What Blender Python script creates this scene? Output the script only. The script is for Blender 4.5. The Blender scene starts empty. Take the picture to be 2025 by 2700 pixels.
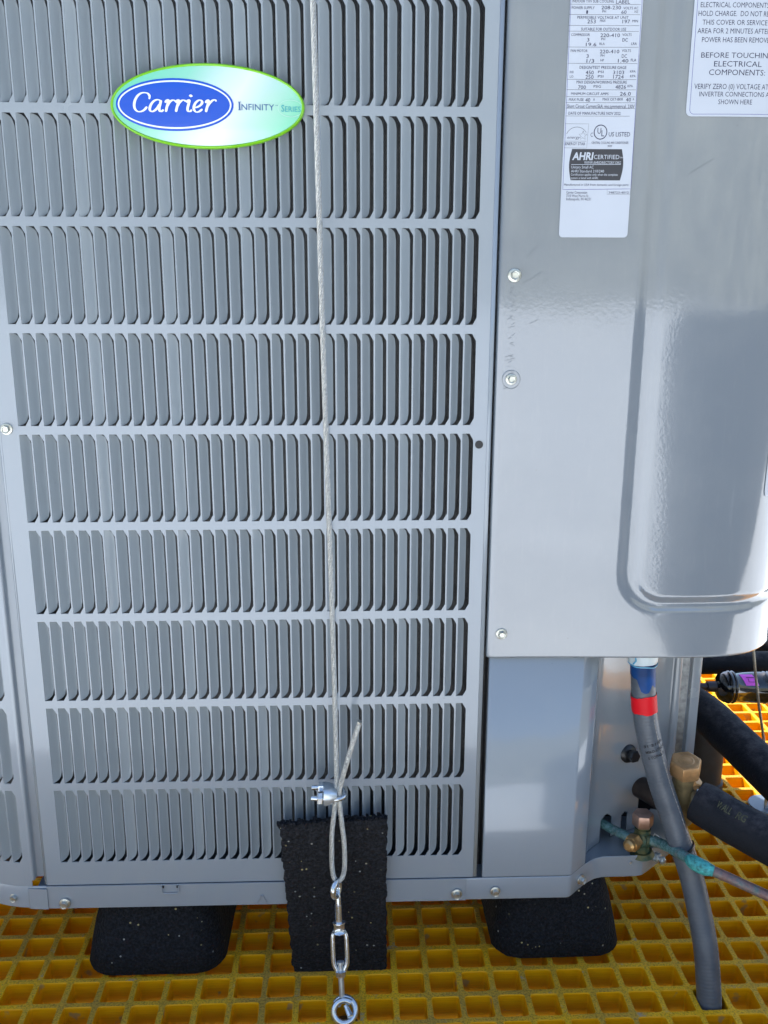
import bpy, bmesh, math, random
from mathutils import Vector, Matrix, noise
random.seed(7)
S = bpy.context.scene
COL = S.collection
rad = math.radians

# ------------------------------------------------------------------ camera
cam_d = bpy.data.cameras.new('camera'); cam = bpy.data.objects.new('camera', cam_d); COL.objects.link(cam)
cam.location = (0.30696, -0.90827, 0.79744)
ca, cb, cc = -0.035775, -0.248279, -0.003223
Rz = Matrix.Rotation(ca, 4, 'Z'); Rx = Matrix.Rotation(cb, 4, 'X'); Ry = Matrix.Rotation(cc, 4, 'Y')
cam.matrix_world = Matrix.Translation(cam.location) @ Rz @ Rx @ Ry @ Matrix.Rotation(rad(90), 4, 'X')
cam_d.sensor_fit = 'VERTICAL'; cam_d.sensor_height = 36.0; cam_d.lens = 36.0 * 2369.665 / 2700.0
cam_d.clip_start = 0.02; cam_d.clip_end = 400
S.camera = cam

# ------------------------------------------------------------------ sky, sun, exposure
SUN_EL, SUN_AZ = 48.0, -27.0        # azimuth measured from +Y (behind the unit) towards +X
w = bpy.data.worlds.new('World'); S.world = w; w.use_nodes = True
nt = w.node_tree; bg = nt.nodes['Background']
sky = nt.nodes.new('ShaderNodeTexSky'); sky.sky_type = 'NISHITA'; sky.sun_disc = False
sky.sun_elevation = rad(SUN_EL); sky.sun_rotation = rad(SUN_AZ)
sky.air_density = 1.0; sky.dust_density = 1.2; sky.ozone_density = 1.0
nt.links.new(sky.outputs[0], bg.inputs[0]); bg.inputs[1].default_value = 0.15
sl = bpy.data.lights.new('sun', 'SUN'); so = bpy.data.objects.new('sun', sl); COL.objects.link(so)
sl.energy = 5.0; sl.angle = rad(0.5); sl.color = (1, .95, .88)
sd = Vector((math.sin(rad(SUN_AZ))*math.cos(rad(SUN_EL)), math.cos(rad(SUN_AZ))*math.cos(rad(SUN_EL)), math.sin(rad(SUN_EL))))
so.rotation_euler = (-sd).to_track_quat('-Z', 'Y').to_euler()
so.location = (0, 3, 4)
S.view_settings.view_transform = 'Standard'; S.view_settings.look = 'None'
S.view_settings.gamma = 1.0; S.view_settings.exposure = 1.30; S.view_settings.use_curve_mapping = False

# ------------------------------------------------------------------ helpers
def tag(o, label=None, cat=None, group=None, kind=None):
    if label: o['label'] = label
    if cat: o['category'] = cat
    if group: o['group'] = group
    if kind: o['kind'] = kind
    return o
def empty(name, loc=(0, 0, 0)):
    o = bpy.data.objects.new(name, None); COL.objects.link(o); o.location = loc; o.empty_display_size = .05
    return o
def mesh_obj(name, verts, faces, mat, parent=None, smooth=False, loc=None):
    me = bpy.data.meshes.new(name); me.from_pydata([tuple(v) for v in verts], [], faces); me.update()
    if smooth:
        me.polygons.foreach_set('use_smooth', [True]*len(me.polygons))
    return link(name, me, mat, parent, loc)
def link(name, me, mat, parent=None, loc=None):
    o = bpy.data.objects.new(name, me); COL.objects.link(o)
    if mat is not None:
        for m in (mat if isinstance(mat, (list, tuple)) else [mat]):
            if len(me.materials) < 8 and m.name not in [x.name for x in me.materials if x]: me.materials.append(m)
    if parent is not None:
        o.parent = parent
        pl = parent.location.copy(); q = parent.parent
        while q is not None: pl += q.location; q = q.parent
        o.matrix_parent_inverse = Matrix.Identity(4)
        base = Vector(loc) if loc is not None else Vector((0, 0, 0))
        o.location = base - pl
    elif loc is not None: o.location = loc
    return o
class MB:
    def __init__(s): s.v = []; s.f = []
    def add(s, vs, fs):
        n = len(s.v); s.v += [tuple(v) for v in vs]; s.f += [tuple(i+n for i in f) for f in fs]
    def box(s, x0, x1, y0, y1, z0, z1):
        s.add([(x0,y0,z0),(x1,y0,z0),(x1,y1,z0),(x0,y1,z0),(x0,y0,z1),(x1,y0,z1),(x1,y1,z1),(x0,y1,z1)],
              [(0,3,2,1),(4,5,6,7),(0,1,5,4),(1,2,6,5),(2,3,7,6),(3,0,4,7)])
    def tube(s, pts, rads, n=16, cap=True):
        V, F = tube_data(pts, rads, n, cap); s.add(V, F)
    def obj(s, name, mat, parent=None, smooth=False, bevel=0, seg=2, angle=35, loc=None):
        o = mesh_obj(name, s.v, s.f, mat, parent, False, loc)
        finish(o, smooth, bevel, seg, angle); return o
def finish(o, smooth=False, bevel=0, seg=2, angle=35):
    if bevel:
        m = o.modifiers.new('bevel', 'BEVEL'); m.width = bevel; m.segments = seg; m.limit_method = 'ANGLE'; m.angle_limit = rad(40)
        m.harden_normals = False
    if smooth:
        me = o.data; me.polygons.foreach_set('use_smooth', [True]*len(me.polygons))
        try: me.set_sharp_from_angle(angle=rad(angle))
        except Exception: pass
def frames(pts):
    P = [Vector(p) for p in pts]; T = []
    for i in range(len(P)):
        a = P[max(i-1, 0)]; b = P[min(i+1, len(P)-1)]; T.append((b-a).normalized())
    t = T[0]; n = Vector((0, 0, 1)) if abs(t.z) < .8 else Vector((0, -1, 0))
    n = (n - t*n.dot(t)).normalized(); N = [n]
    for i in range(1, len(P)):
        n = N[-1] - T[i]*N[-1].dot(T[i]); N.append(n.normalized())
    return P, T, N
def tube_data(pts, rads, n=16, cap=True):
    P, T, N = frames(pts); V = []; F = []
    if not isinstance(rads, (list, tuple)): rads = [rads]*len(P)
    for p, t, nn, r in zip(P, T, N, rads):
        b = t.cross(nn)
        for k in range(n):
            a = 2*math.pi*k/n; V.append(p + (nn*math.cos(a) + b*math.sin(a))*r)
    for i in range(len(P)-1):
        for k in range(n):
            k2 = (k+1) % n; F.append((i*n+k, i*n+k2, (i+1)*n+k2, (i+1)*n+k))
    if cap:
        F.append(tuple(range(n-1, -1, -1))); F.append(tuple((len(P)-1)*n+k for k in range(n)))
    return V, F
def smooth_path(pts, step):
    """Catmull-Rom through points, resampled at about equal steps"""
    P = [Vector(p) for p in pts]; out = []
    for i in range(len(P)-1):
        p0 = P[i-1] if i else P[0]*2-P[1]; p1, p2 = P[i], P[i+1]; p3 = P[i+2] if i+2 < len(P) else P[-1]*2-P[-2]
        m = max(2, int((p2-p1).length/step))
        for k in range(m):
            t = k/m
            out.append(.5*((2*p1)+(p2-p0)*t+(2*p0-5*p1+4*p2-p3)*t*t+(3*p1-p0-3*p2+p3)*t**3))
    out.append(P[-1]); return out
def strands(pts, r_strand, r_helix, lay, n_st=6, sides=6, core=True, phase=0):
    P, T, N = frames(pts); mb = MB(); L = [0]
    for i in range(1, len(P)): L.append(L[-1]+(P[i]-P[i-1]).length)
    for s in range(n_st):
        q = []
        for p, t, nn, l in zip(P, T, N, L):
            b = t.cross(nn); a = 2*math.pi*(l/lay + s/n_st)+phase
            q.append(p + (nn*math.cos(a)+b*math.sin(a))*r_helix)
        mb.tube(q, r_strand, sides)
    if core: mb.tube(P, r_helix*.8, sides)
    return mb
def extrude_plan(path, z0, z1, thick=0.0, zs=None):
    """vertical sheet following a plan path [(x,y)...]"""
    zs = zs or [z0, z1]; V = []; F = []; n = len(path)
    for z in zs:
        for x, y in path: V.append((x, y, z))
    for j in range(len(zs)-1):
        for i in range(n-1):
            F.append((j*n+i, j*n+i+1, (j+1)*n+i+1, (j+1)*n+i))
    return V, F
def arc(cx, cy, r, a0, a1, n):
    return [(cx+r*math.cos(rad(a0+(a1-a0)*i/n)), cy+r*math.sin(rad(a0+(a1-a0)*i/n))) for i in range(n+1)]
def solidify(o, t, off=-1):
    m = o.modifiers.new('solid', 'SOLIDIFY'); m.thickness = t; m.offset = off; return m
def lathe(profile, axis='Z', n=24):
    """profile [(r,h)], returns verts, faces about +Z"""
    V = []; F = []
    for r, h in profile:
        for k in range(n):
            a = 2*math.pi*k/n; V.append(Vector((r*math.cos(a), r*math.sin(a), h)))
    for i in range(len(profile)-1):
        for k in range(n):
            k2 = (k+1) % n; F.append((i*n+k, i*n+k2, (i+1)*n+k2, (i+1)*n+k))
    F.append(tuple(range(n-1, -1, -1))); F.append(tuple((len(profile)-1)*n+k for k in range(n)))
    return V, F
def place(V, origin, direction, roll=0):
    q = Vector(direction).normalized().to_track_quat('Z', 'Y').to_matrix() @ Matrix.Rotation(roll, 3, 'Z')
    return [q @ Vector(v) + Vector(origin) for v in V]
def hexprism(r, h0, h1, ch=.12):
    prof = [(r*(1-ch), h0), (r, h0+(h1-h0)*.15), (r, h1-(h1-h0)*.15), (r*(1-ch), h1)]
    return lathe(prof, n=6)

# ------------------------------------------------------------------ materials
def new_mat(name):
    m = bpy.data.materials.new(name); m.use_nodes = True
    return m, m.node_tree, m.node_tree.nodes['Principled BSDF']
def N(nt, typ, **kw):
    n = nt.nodes.new(typ)
    for k, v in kw.items():
        if k in n.inputs: n.inputs[k].default_value = v
        else: setattr(n, k, v)
    return n
def coords(nt, scale=(1, 1, 1), rot=(0, 0, 0), loc=(0, 0, 0)):
    tc = N(nt, 'ShaderNodeNewGeometry'); mp = N(nt, 'ShaderNodeMapping')
    mp.inputs['Scale'].default_value = scale; mp.inputs['Rotation'].default_value = rot; mp.inputs['Location'].default_value = loc
    nt.links.new(tc.outputs['Position'], mp.inputs['Vector']); return mp.outputs[0]
def noise_n(nt, vec, scale, detail=4, rough=.5):
    n = N(nt, 'ShaderNodeTexNoise'); n.inputs['Scale'].default_value = scale; n.inputs['Detail'].default_value = detail
    n.inputs['Roughness'].default_value = rough; nt.links.new(vec, n.inputs['Vector']); return n.outputs['Fac']
def ramp(nt, fac, stops, interp='LINEAR'):
    r = N(nt, 'ShaderNodeValToRGB'); r.color_ramp.interpolation = interp; e = r.color_ramp.elements
    while len(e) > len(stops): e.remove(e[-1])
    while len(e) < len(stops): e.new(1)
    for el, (p, c) in zip(e, stops):
        el.position = p; el.color = (c, c, c, 1) if isinstance(c, (int, float)) else (*c, 1)
    nt.links.new(fac, r.inputs[0]); return r.outputs[0]
def mixc(nt, fac, a, b, mode='MIX'):
    m = N(nt, 'ShaderNodeMix', data_type='RGBA', blend_type=mode)
    for sock, val in ((m.inputs[0], fac), (m.inputs[6], a), (m.inputs[7], b)):
        if isinstance(val, (int, float)): sock.default_value = val
        elif isinstance(val, tuple): sock.default_value = (*val, 1)
        else: nt.links.new(val, sock)
    return m.outputs[2]
def bump(nt, bsdf, h, strength, dist, prev=None):
    b = N(nt, 'ShaderNodeBump'); b.inputs['Strength'].default_value = strength; b.inputs['Distance'].default_value = dist
    nt.links.new(h, b.inputs['Height'])
    if prev is not None: nt.links.new(prev, b.inputs['Normal'])
    nt.links.new(b.outputs[0], bsdf.inputs['Normal']); return b.outputs[0]

def paint(name, col, rough=.22, peel=.5, dirt=.5, spec=.5, coat=1.0, cior=1.66):
    m, nt, b = new_mat(name)
    v = coords(nt)
    n1 = noise_n(nt, v, 9, 6, .6); n2 = noise_n(nt, coords(nt, (60, 60, 9)), 3, 5, .65)
    f1 = ramp(nt, n1, [(.45, 0), (.72, 1)]); f2 = ramp(nt, n2, [(.55, 0), (.78, 1)])
    c = mixc(nt, 0.0, col, col)
    mm = N(nt, 'ShaderNodeMath', operation='MULTIPLY'); nt.links.new(f1, mm.inputs[0]); mm.inputs[1].default_value = .10*dirt
    c = mixc(nt, mm.outputs[0], col, (.42, .43, .40))
    mm2 = N(nt, 'ShaderNodeMath', operation='MULTIPLY'); nt.links.new(f2, mm2.inputs[0]); mm2.inputs[1].default_value = .06*dirt
    c = mixc(nt, mm2.outputs[0], c, (.40, .40, .37))
    if True:   # sparse grit specks and faint run marks
        vo = N(nt, 'ShaderNodeTexVoronoi', feature='F1'); vo.inputs['Scale'].default_value = 55; nt.links.new(v, vo.inputs['Vector'])
        sp = ramp(nt, vo.outputs['Distance'], [(.0, 1), (.045, .8), (.07, 0)])
        gate = ramp(nt, noise_n(nt, v, 14, 2), [(.56, 0), (.62, 1)])
        g = N(nt, 'ShaderNodeMath', operation='MULTIPLY'); nt.links.new(sp, g.inputs[0]); nt.links.new(gate, g.inputs[1])
        g2 = N(nt, 'ShaderNodeMath', operation='MULTIPLY'); nt.links.new(g.outputs[0], g2.inputs[0]); g2.inputs[1].default_value = .35*dirt
        c = mixc(nt, g2.outputs[0], c, (.13, .13, .13))
    nt.links.new(c, b.inputs['Base Color'])
    r = ramp(nt, n1, [(.3, rough*.85), (.8, rough*1.35)]); nt.links.new(r, b.inputs['Roughness'])
    b.inputs['Coat Weight'].default_value = coat; b.inputs['Coat Roughness'].default_value = rough*.35; b.inputs['Coat IOR'].default_value = cior
    b.inputs['Specular IOR Level'].default_value = spec
    h = noise_n(nt, coords(nt, (1, 1, 1)), 260, 2); h2 = noise_n(nt, v, 7, 2)
    p = bump(nt, b, h, peel*.18, .0003); p = bump(nt, b, h2, .12, .003, p)
    nt.links.new(p, b.inputs['Coat Normal'])
    return m
M = {}
M['paint'] = paint('grey_paint', (.272, .312, .352), dirt=.8, coat=.62)
M['paint_cover'] = paint('grey_paint_cover', (.178, .206, .236), rough=.18, peel=.6, dirt=1.0, cior=1.82)
M['paint_blade'] = paint('grey_paint_louver', (.350, .398, .430), rough=.40, dirt=.45, coat=.35)
def simple(name, col, rough=.5, metal=0, spec=.5, coat=0, noise_amt=0, nscale=80, bumpd=0, bscale=200):
    m, nt, b = new_mat(name)
    b.inputs['Base Color'].default_value = (*col, 1); b.inputs['Roughness'].default_value = rough
    b.inputs['Metallic'].default_value = metal; b.inputs['Specular IOR Level'].default_value = spec; b.inputs['Coat Weight'].default_value = coat
    if noise_amt:
        f = ramp(nt, noise_n(nt, coords(nt), nscale, 5), [(.3, 0), (.7, 1)])
        c = mixc(nt, f, tuple(x*(1-noise_amt) for x in col), tuple(min(1, x*(1+noise_amt)) for x in col)); nt.links.new(c, b.inputs['Base Color'])
    if bumpd: bump(nt, b, noise_n(nt, coords(nt), bscale, 3), .6, bumpd)
    return m
M['coil'] = simple('black_coil_coating', (.012, .013, .015), .45, noise_amt=.3)
M['fin'] = simple('coil_fin_edge', (.22, .215, .21), .38, metal=.3, noise_amt=.35, nscale=300)
M['dark'] = simple('dark_interior', (.01, .011, .013), .8)
M['galv'] = simple('galvanised_steel', (.33, .35, .36), .42, metal=.7, noise_amt=.3, nscale=150)
M['zinc'] = simple('zinc_plated_steel', (.60, .68, .76), .32, metal=.75, noise_amt=.18, nscale=60, bumpd=.0002, bscale=150)
M['zinc_dull'] = simple('zinc_screw_head', (.56, .57, .52), .33, metal=.85, noise_amt=.2, nscale=200, bumpd=.0003, bscale=300)
M['chrome'] = simple('bright_cast_steel', (.66, .71, .75), .2, metal=.85, noise_amt=.12, nscale=90, bumpd=.0002, bscale=120)
M['strand'] = simple('steel_strand', (.54, .54, .51), .35, metal=.45, noise_amt=.2, nscale=400)
M['strand_dull'] = simple('weathered_strand', (.30, .28, .23), .45, metal=.6, noise_amt=.2, nscale=400)
M['brass'] = simple('brass_cap', (.60, .35, .16), .40, metal=.6, noise_amt=.3, nscale=70, bumpd=.0004, bscale=120)
M['brass_body'] = simple('brass_body_dull', (.26, .20, .10), .5, metal=.4, noise_amt=.4, nscale=60, bumpd=.0005, bscale=90)
M['black_plastic'] = simple('black_plastic', (.012, .014, .018), .35, spec=.5)
M['black_paint'] = simple('gloss_black_paint', (.006, .007, .009), .12, spec=.6, coat=1)
M['black_pipe'] = simple('matt_black_pipe', (.028, .028, .03), .55, noise_amt=.15)
M['ink'] = simple('dark_ink', (.035, .035, .07), .6, spec=.2)
M['ink_grey'] = simple('printed_grey', (.06, .06, .065), .6, spec=.2)
M['blue_line'] = simple('printed_blue_line', (.10, .10, .30), .6, spec=.2)
M['label'] = simple('white_label_vinyl', (.52, .55, .60), .4, spec=.3, noise_amt=.03, nscale=15)
M['white'] = simple('white_print', (.75, .78, .80), .4)
M['pink'] = simple('pink_label', (.85, .12, .76), .5)
M['red'] = simple('red_tape', (.74, .004, .014), .45, spec=.25, bumpd=.0006, bscale=90)
M['concrete'] = simple('white_roof_membrane', (.76, .80, .82), .8, noise_amt=.10, nscale=2)
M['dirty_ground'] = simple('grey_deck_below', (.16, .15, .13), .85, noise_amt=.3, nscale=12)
M['blue_oval'] = simple('badge_blue', (.0, .075, .52), .25, coat=.5)
M['mint_print'] = simple('badge_teal_print', (.03, .38, .42), .35, coat=1)
M['navy_print'] = simple('badge_navy_print', (.02, .10, .30), .35, coat=1)
M['badge_rim'] = simple('badge_green_rim', (.20, .55, .01), .35, coat=.4)
M['badge_white'] = simple('badge_white', (.80, .86, .92), .3, coat=1)
# badge field: printed mint, whiter along a diagonal band
m, nt, b = new_mat('badge_field'); v = coords(nt, (1, 1, 1), loc=(-.175, 0, -.956))
sx = N(nt, 'ShaderNodeSeparateXYZ'); nt.links.new(v, sx.inputs[0])
a1 = N(nt, 'ShaderNodeMath', operation='MULTIPLY_ADD'); nt.links.new(sx.outputs['Z'], a1.inputs[0]); a1.inputs[1].default_value = -.62; nt.links.new(sx.outputs['X'], a1.inputs[2])
a2 = N(nt, 'ShaderNodeMath', operation='MULTIPLY_ADD'); nt.links.new(a1.outputs[0], a2.inputs[0]); a2.inputs[1].default_value = 6.0; a2.inputs[2].default_value = .5
c = ramp(nt, a2.outputs[0], [(0, (.15, .60, .38)), (.30, (.27, .66, .47)), (.50, (.60, .76, .70)), (.64, (.74, .79, .79)), (.78, (.50, .72, .63)), (1, (.23, .67, .45))])
nt.links.new(c, b.inputs['Base Color']); b.inputs['Roughness'].default_value = .22; b.inputs['Coat Weight'].default_value = 1; b.inputs['Coat Roughness'].default_value = .08
M['badge_field'] = m
# yellow moulded fibreglass grating
m, nt, b = new_mat('yellow_fibreglass'); v = coords(nt)
geo = N(nt, 'ShaderNodeNewGeometry'); sn = N(nt, 'ShaderNodeSeparateXYZ'); nt.links.new(geo.outputs['Normal'], sn.inputs[0])
top = ramp(nt, sn.outputs['Z'], [(.55, 0), (.85, 1)])
fib = noise_n(nt, coords(nt, (14, 14, 500)), 1.2, 4, .7)
wall = mixc(nt, ramp(nt, fib, [(.35, 0), (.7, 1)]), (.78, .36, .001), (.94, .48, .002))
grit = noise_n(nt, v, 420, 3, .7); gr = ramp(nt, grit, [(.36, 0), (.56, 1)])
big = ramp(nt, noise_n(nt, v, 7, 4, .6), [(.42, 0), (.66, 1)])
topc = mixc(nt, gr, (.50, .26, .010), (1.0, .55, .012))
worn = mixc(nt, big, topc, mixc(nt, gr, (.24, .15, .03), (.56, .34, .05)))
spk = ramp(nt, noise_n(nt, v, 36, 5, .75), [(.60, 0), (.68, 1)])
worn = mixc(nt, spk, worn, (.40, .33, .22))
lowb = ramp(nt, noise_n(nt, coords(nt, (30, 30, 30), loc=(9, 3, 1)), 1, 3), [(.66, 0), (.70, 1)])
wall2 = mixc(nt, lowb, wall, (.48, .30, .09))
c = mixc(nt, top, wall2, worn); nt.links.new(c, b.inputs['Base Color'])
b.inputs['Specular IOR Level'].default_value = .28
rr = ramp(nt, top, [(0, .38), (1, .72)]); nt.links.new(rr, b.inputs['Roughness'])
gb = N(nt, 'ShaderNodeMath', operation='MULTIPLY'); nt.links.new(grit, gb.inputs[0]); nt.links.new(top, gb.inputs[1])
p = bump(nt, b, gb.outputs[0], .9, .0016); bump(nt, b, fib, .25, .0012, p)
tr = N(nt, 'ShaderNodeBsdfTranslucent'); tr.inputs['Color'].default_value = (.9, .42, .01, 1)
mx = N(nt, 'ShaderNodeMixShader'); mx.inputs[0].default_value = .10
nt.links.new(b.outputs[0], mx.inputs[1]); nt.links.new(tr.outputs[0], mx.inputs[2]); nt.links.new(mx.outputs[0], nt.nodes['Material Output'].inputs['Surface'])
M['grating'] = m
def rubber(name, c0, c1, fleck, rough=.85, bd=.0022):
    m, nt, b = new_mat(name); v = coords(nt)
    n = noise_n(nt, v, 330, 3, .7); c = mixc(nt, ramp(nt, n, [(.40, 0), (.68, 1)]), c0, c1)
    vo = N(nt, 'ShaderNodeTexVoronoi', feature='F1'); vo.inputs['Scale'].default_value = 230; nt.links.new(v, vo.inputs['Vector'])
    sp = ramp(nt, vo.outputs['Distance'], [(.0, 1), (.24, 1), (.30, 0)])
    gate = ramp(nt, vo.outputs['Color'], [(fleck, 0), (fleck+.02, 1)])
    g = N(nt, 'ShaderNodeMath', operation='MULTIPLY'); nt.links.new(sp, g.inputs[0]); nt.links.new(gate, g.inputs[1])
    c = mixc(nt, g.outputs[0], c, mixc(nt, ramp(nt, noise_n(nt, v, 40, 1), [(.45, 0), (.55, 1)]), (.30, .31, .30), (.38, .33, .16)))
    nt.links.new(c, b.inputs['Base Color']); b.inputs['Roughness'].default_value = rough; b.inputs['Specular IOR Level'].default_value = .25
    vv = N(nt, 'ShaderNodeTexVoronoi', feature='F1'); vv.inputs['Scale'].default_value = 300; nt.links.new(v, vv.inputs['Vector'])
    p = bump(nt, b, vv.outputs['Distance'], .9, bd); bump(nt, b, noise_n(nt, v, 110, 3), .6, bd, p)
    return m
M['rubber'] = rubber('rubber_crumb', (.004, .005, .007), (.018, .021, .028), .86)
M['mat'] = rubber('rubber_mat_crumb', (.006, .0065, .008), (.026, .027, .033), .84)
# closed cell foam insulation
m, nt, b = new_mat('black_foam'); v = coords(nt)
n = noise_n(nt, coords(nt), 380, 3, .7)
topd = N(nt, 'ShaderNodeNewGeometry'); s2 = N(nt, 'ShaderNodeSeparateXYZ'); nt.links.new(topd.outputs['Normal'], s2.inputs[0])
dust = ramp(nt, noise_n(nt, v, 60, 4, .7), [(.42, 0), (.65, 1)])
up = ramp(nt, s2.outputs['Z'], [(.45, 0), (.85, 1)])
g = N(nt, 'ShaderNodeMath', operation='MULTIPLY'); nt.links.new(dust, g.inputs[0]); nt.links.new(up, g.inputs[1])
gg = N(nt, 'ShaderNodeMath', operation='MULTIPLY'); nt.links.new(g.outputs[0], gg.inputs[0]); gg.inputs[1].default_value = .55
c = mixc(nt, n, (.004, .005, .008), (.014, .016, .022)); c = mixc(nt, gg.outputs[0], c, (.075, .07, .075)); b.inputs['Specular IOR Level'].default_value = .25
nt.links.new(c, b.inputs['Base Color']); b.inputs['Roughness'].default_value = .75
bump(nt, b, noise_n(nt, v, 260, 4, .7), .7, .0012)
M['foam'] = m
# patinated copper
def copper(name, patina):
    m, nt, b = new_mat(name); v = coords(nt)
    f = ramp(nt, noise_n(nt, v, 75, 5, .7), [(patina-.12, 0), (patina+.08, 1)])
    f2 = ramp(nt, noise_n(nt, v, 300, 3, .7), [(.4, 0), (.6, 1)])
    gcol = mixc(nt, f2, (.06, .155, .15), (.16, .30, .30)); ccol = mixc(nt, f2, (.20, .115, .105), (.24, .15, .135))
    c = mixc(nt, f, gcol, ccol); nt.links.new(c, b.inputs['Base Color']); b.inputs['Roughness'].default_value = .5; b.inputs['Metallic'].default_value = .25
    bump(nt, b, noise_n(nt, v, 200, 3), .4, .0006); return m
M['verdigris'] = copper('verdigris_copper', .66)
M['copper_mid'] = copper('part_patinated_copper', .42)
M['joint_green'] = simple('bright_green_corrosion', (.06, .35, .34), .6, noise_amt=.55, nscale=260, bumpd=.0012, bscale=300)
m, nt, b = new_mat('green_brass'); v = coords(nt)
f = ramp(nt, noise_n(nt, v, 90, 4, .7), [(.4, 0), (.62, 1)])
nt.links.new(mixc(nt, f, (.035, .085, .06), (.14, .13, .05)), b.inputs['Base Color']); b.inputs['Roughness'].default_value = .5; b.inputs['Metallic'].default_value = .35
bump(nt, b, noise_n(nt, v, 250, 3), .5, .0008)
M['green_brass'] = m
# liquid tight conduit, blue primer run near the top
m, nt, b = new_mat('grey_conduit'); v = coords(nt)
base = mixc(nt, ramp(nt, noise_n(nt, v, 40, 5, .6), [(.35, 0), (.7, 1)]), (.075, .092, .115), (.115, .13, .15))
nt.links.new(base, b.inputs['Base Color']); b.inputs['Roughness'].default_value = .36
bump(nt, b, noise_n(nt, v, 120, 3), .2, .0008)
M['conduit'] = m
M['primer'] = simple('blue_primer_stain', (.003, .05, .20), .45, spec=.25, noise_amt=.35, nscale=50)
M['primer_white'] = simple('white_fitting_stained', (.60, .70, .76), .3, noise_amt=.10, nscale=25)
M['hose_text'] = simple('conduit_print', (.02, .022, .028), .6)
M['hose_rib'] = simple('conduit_seam', (.24, .23, .22), .5, noise_amt=.5, nscale=500)
M['faint_print'] = simple('faded_yellow_print', (.075, .075, .04), .8, noise_amt=.5, nscale=250)
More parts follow.
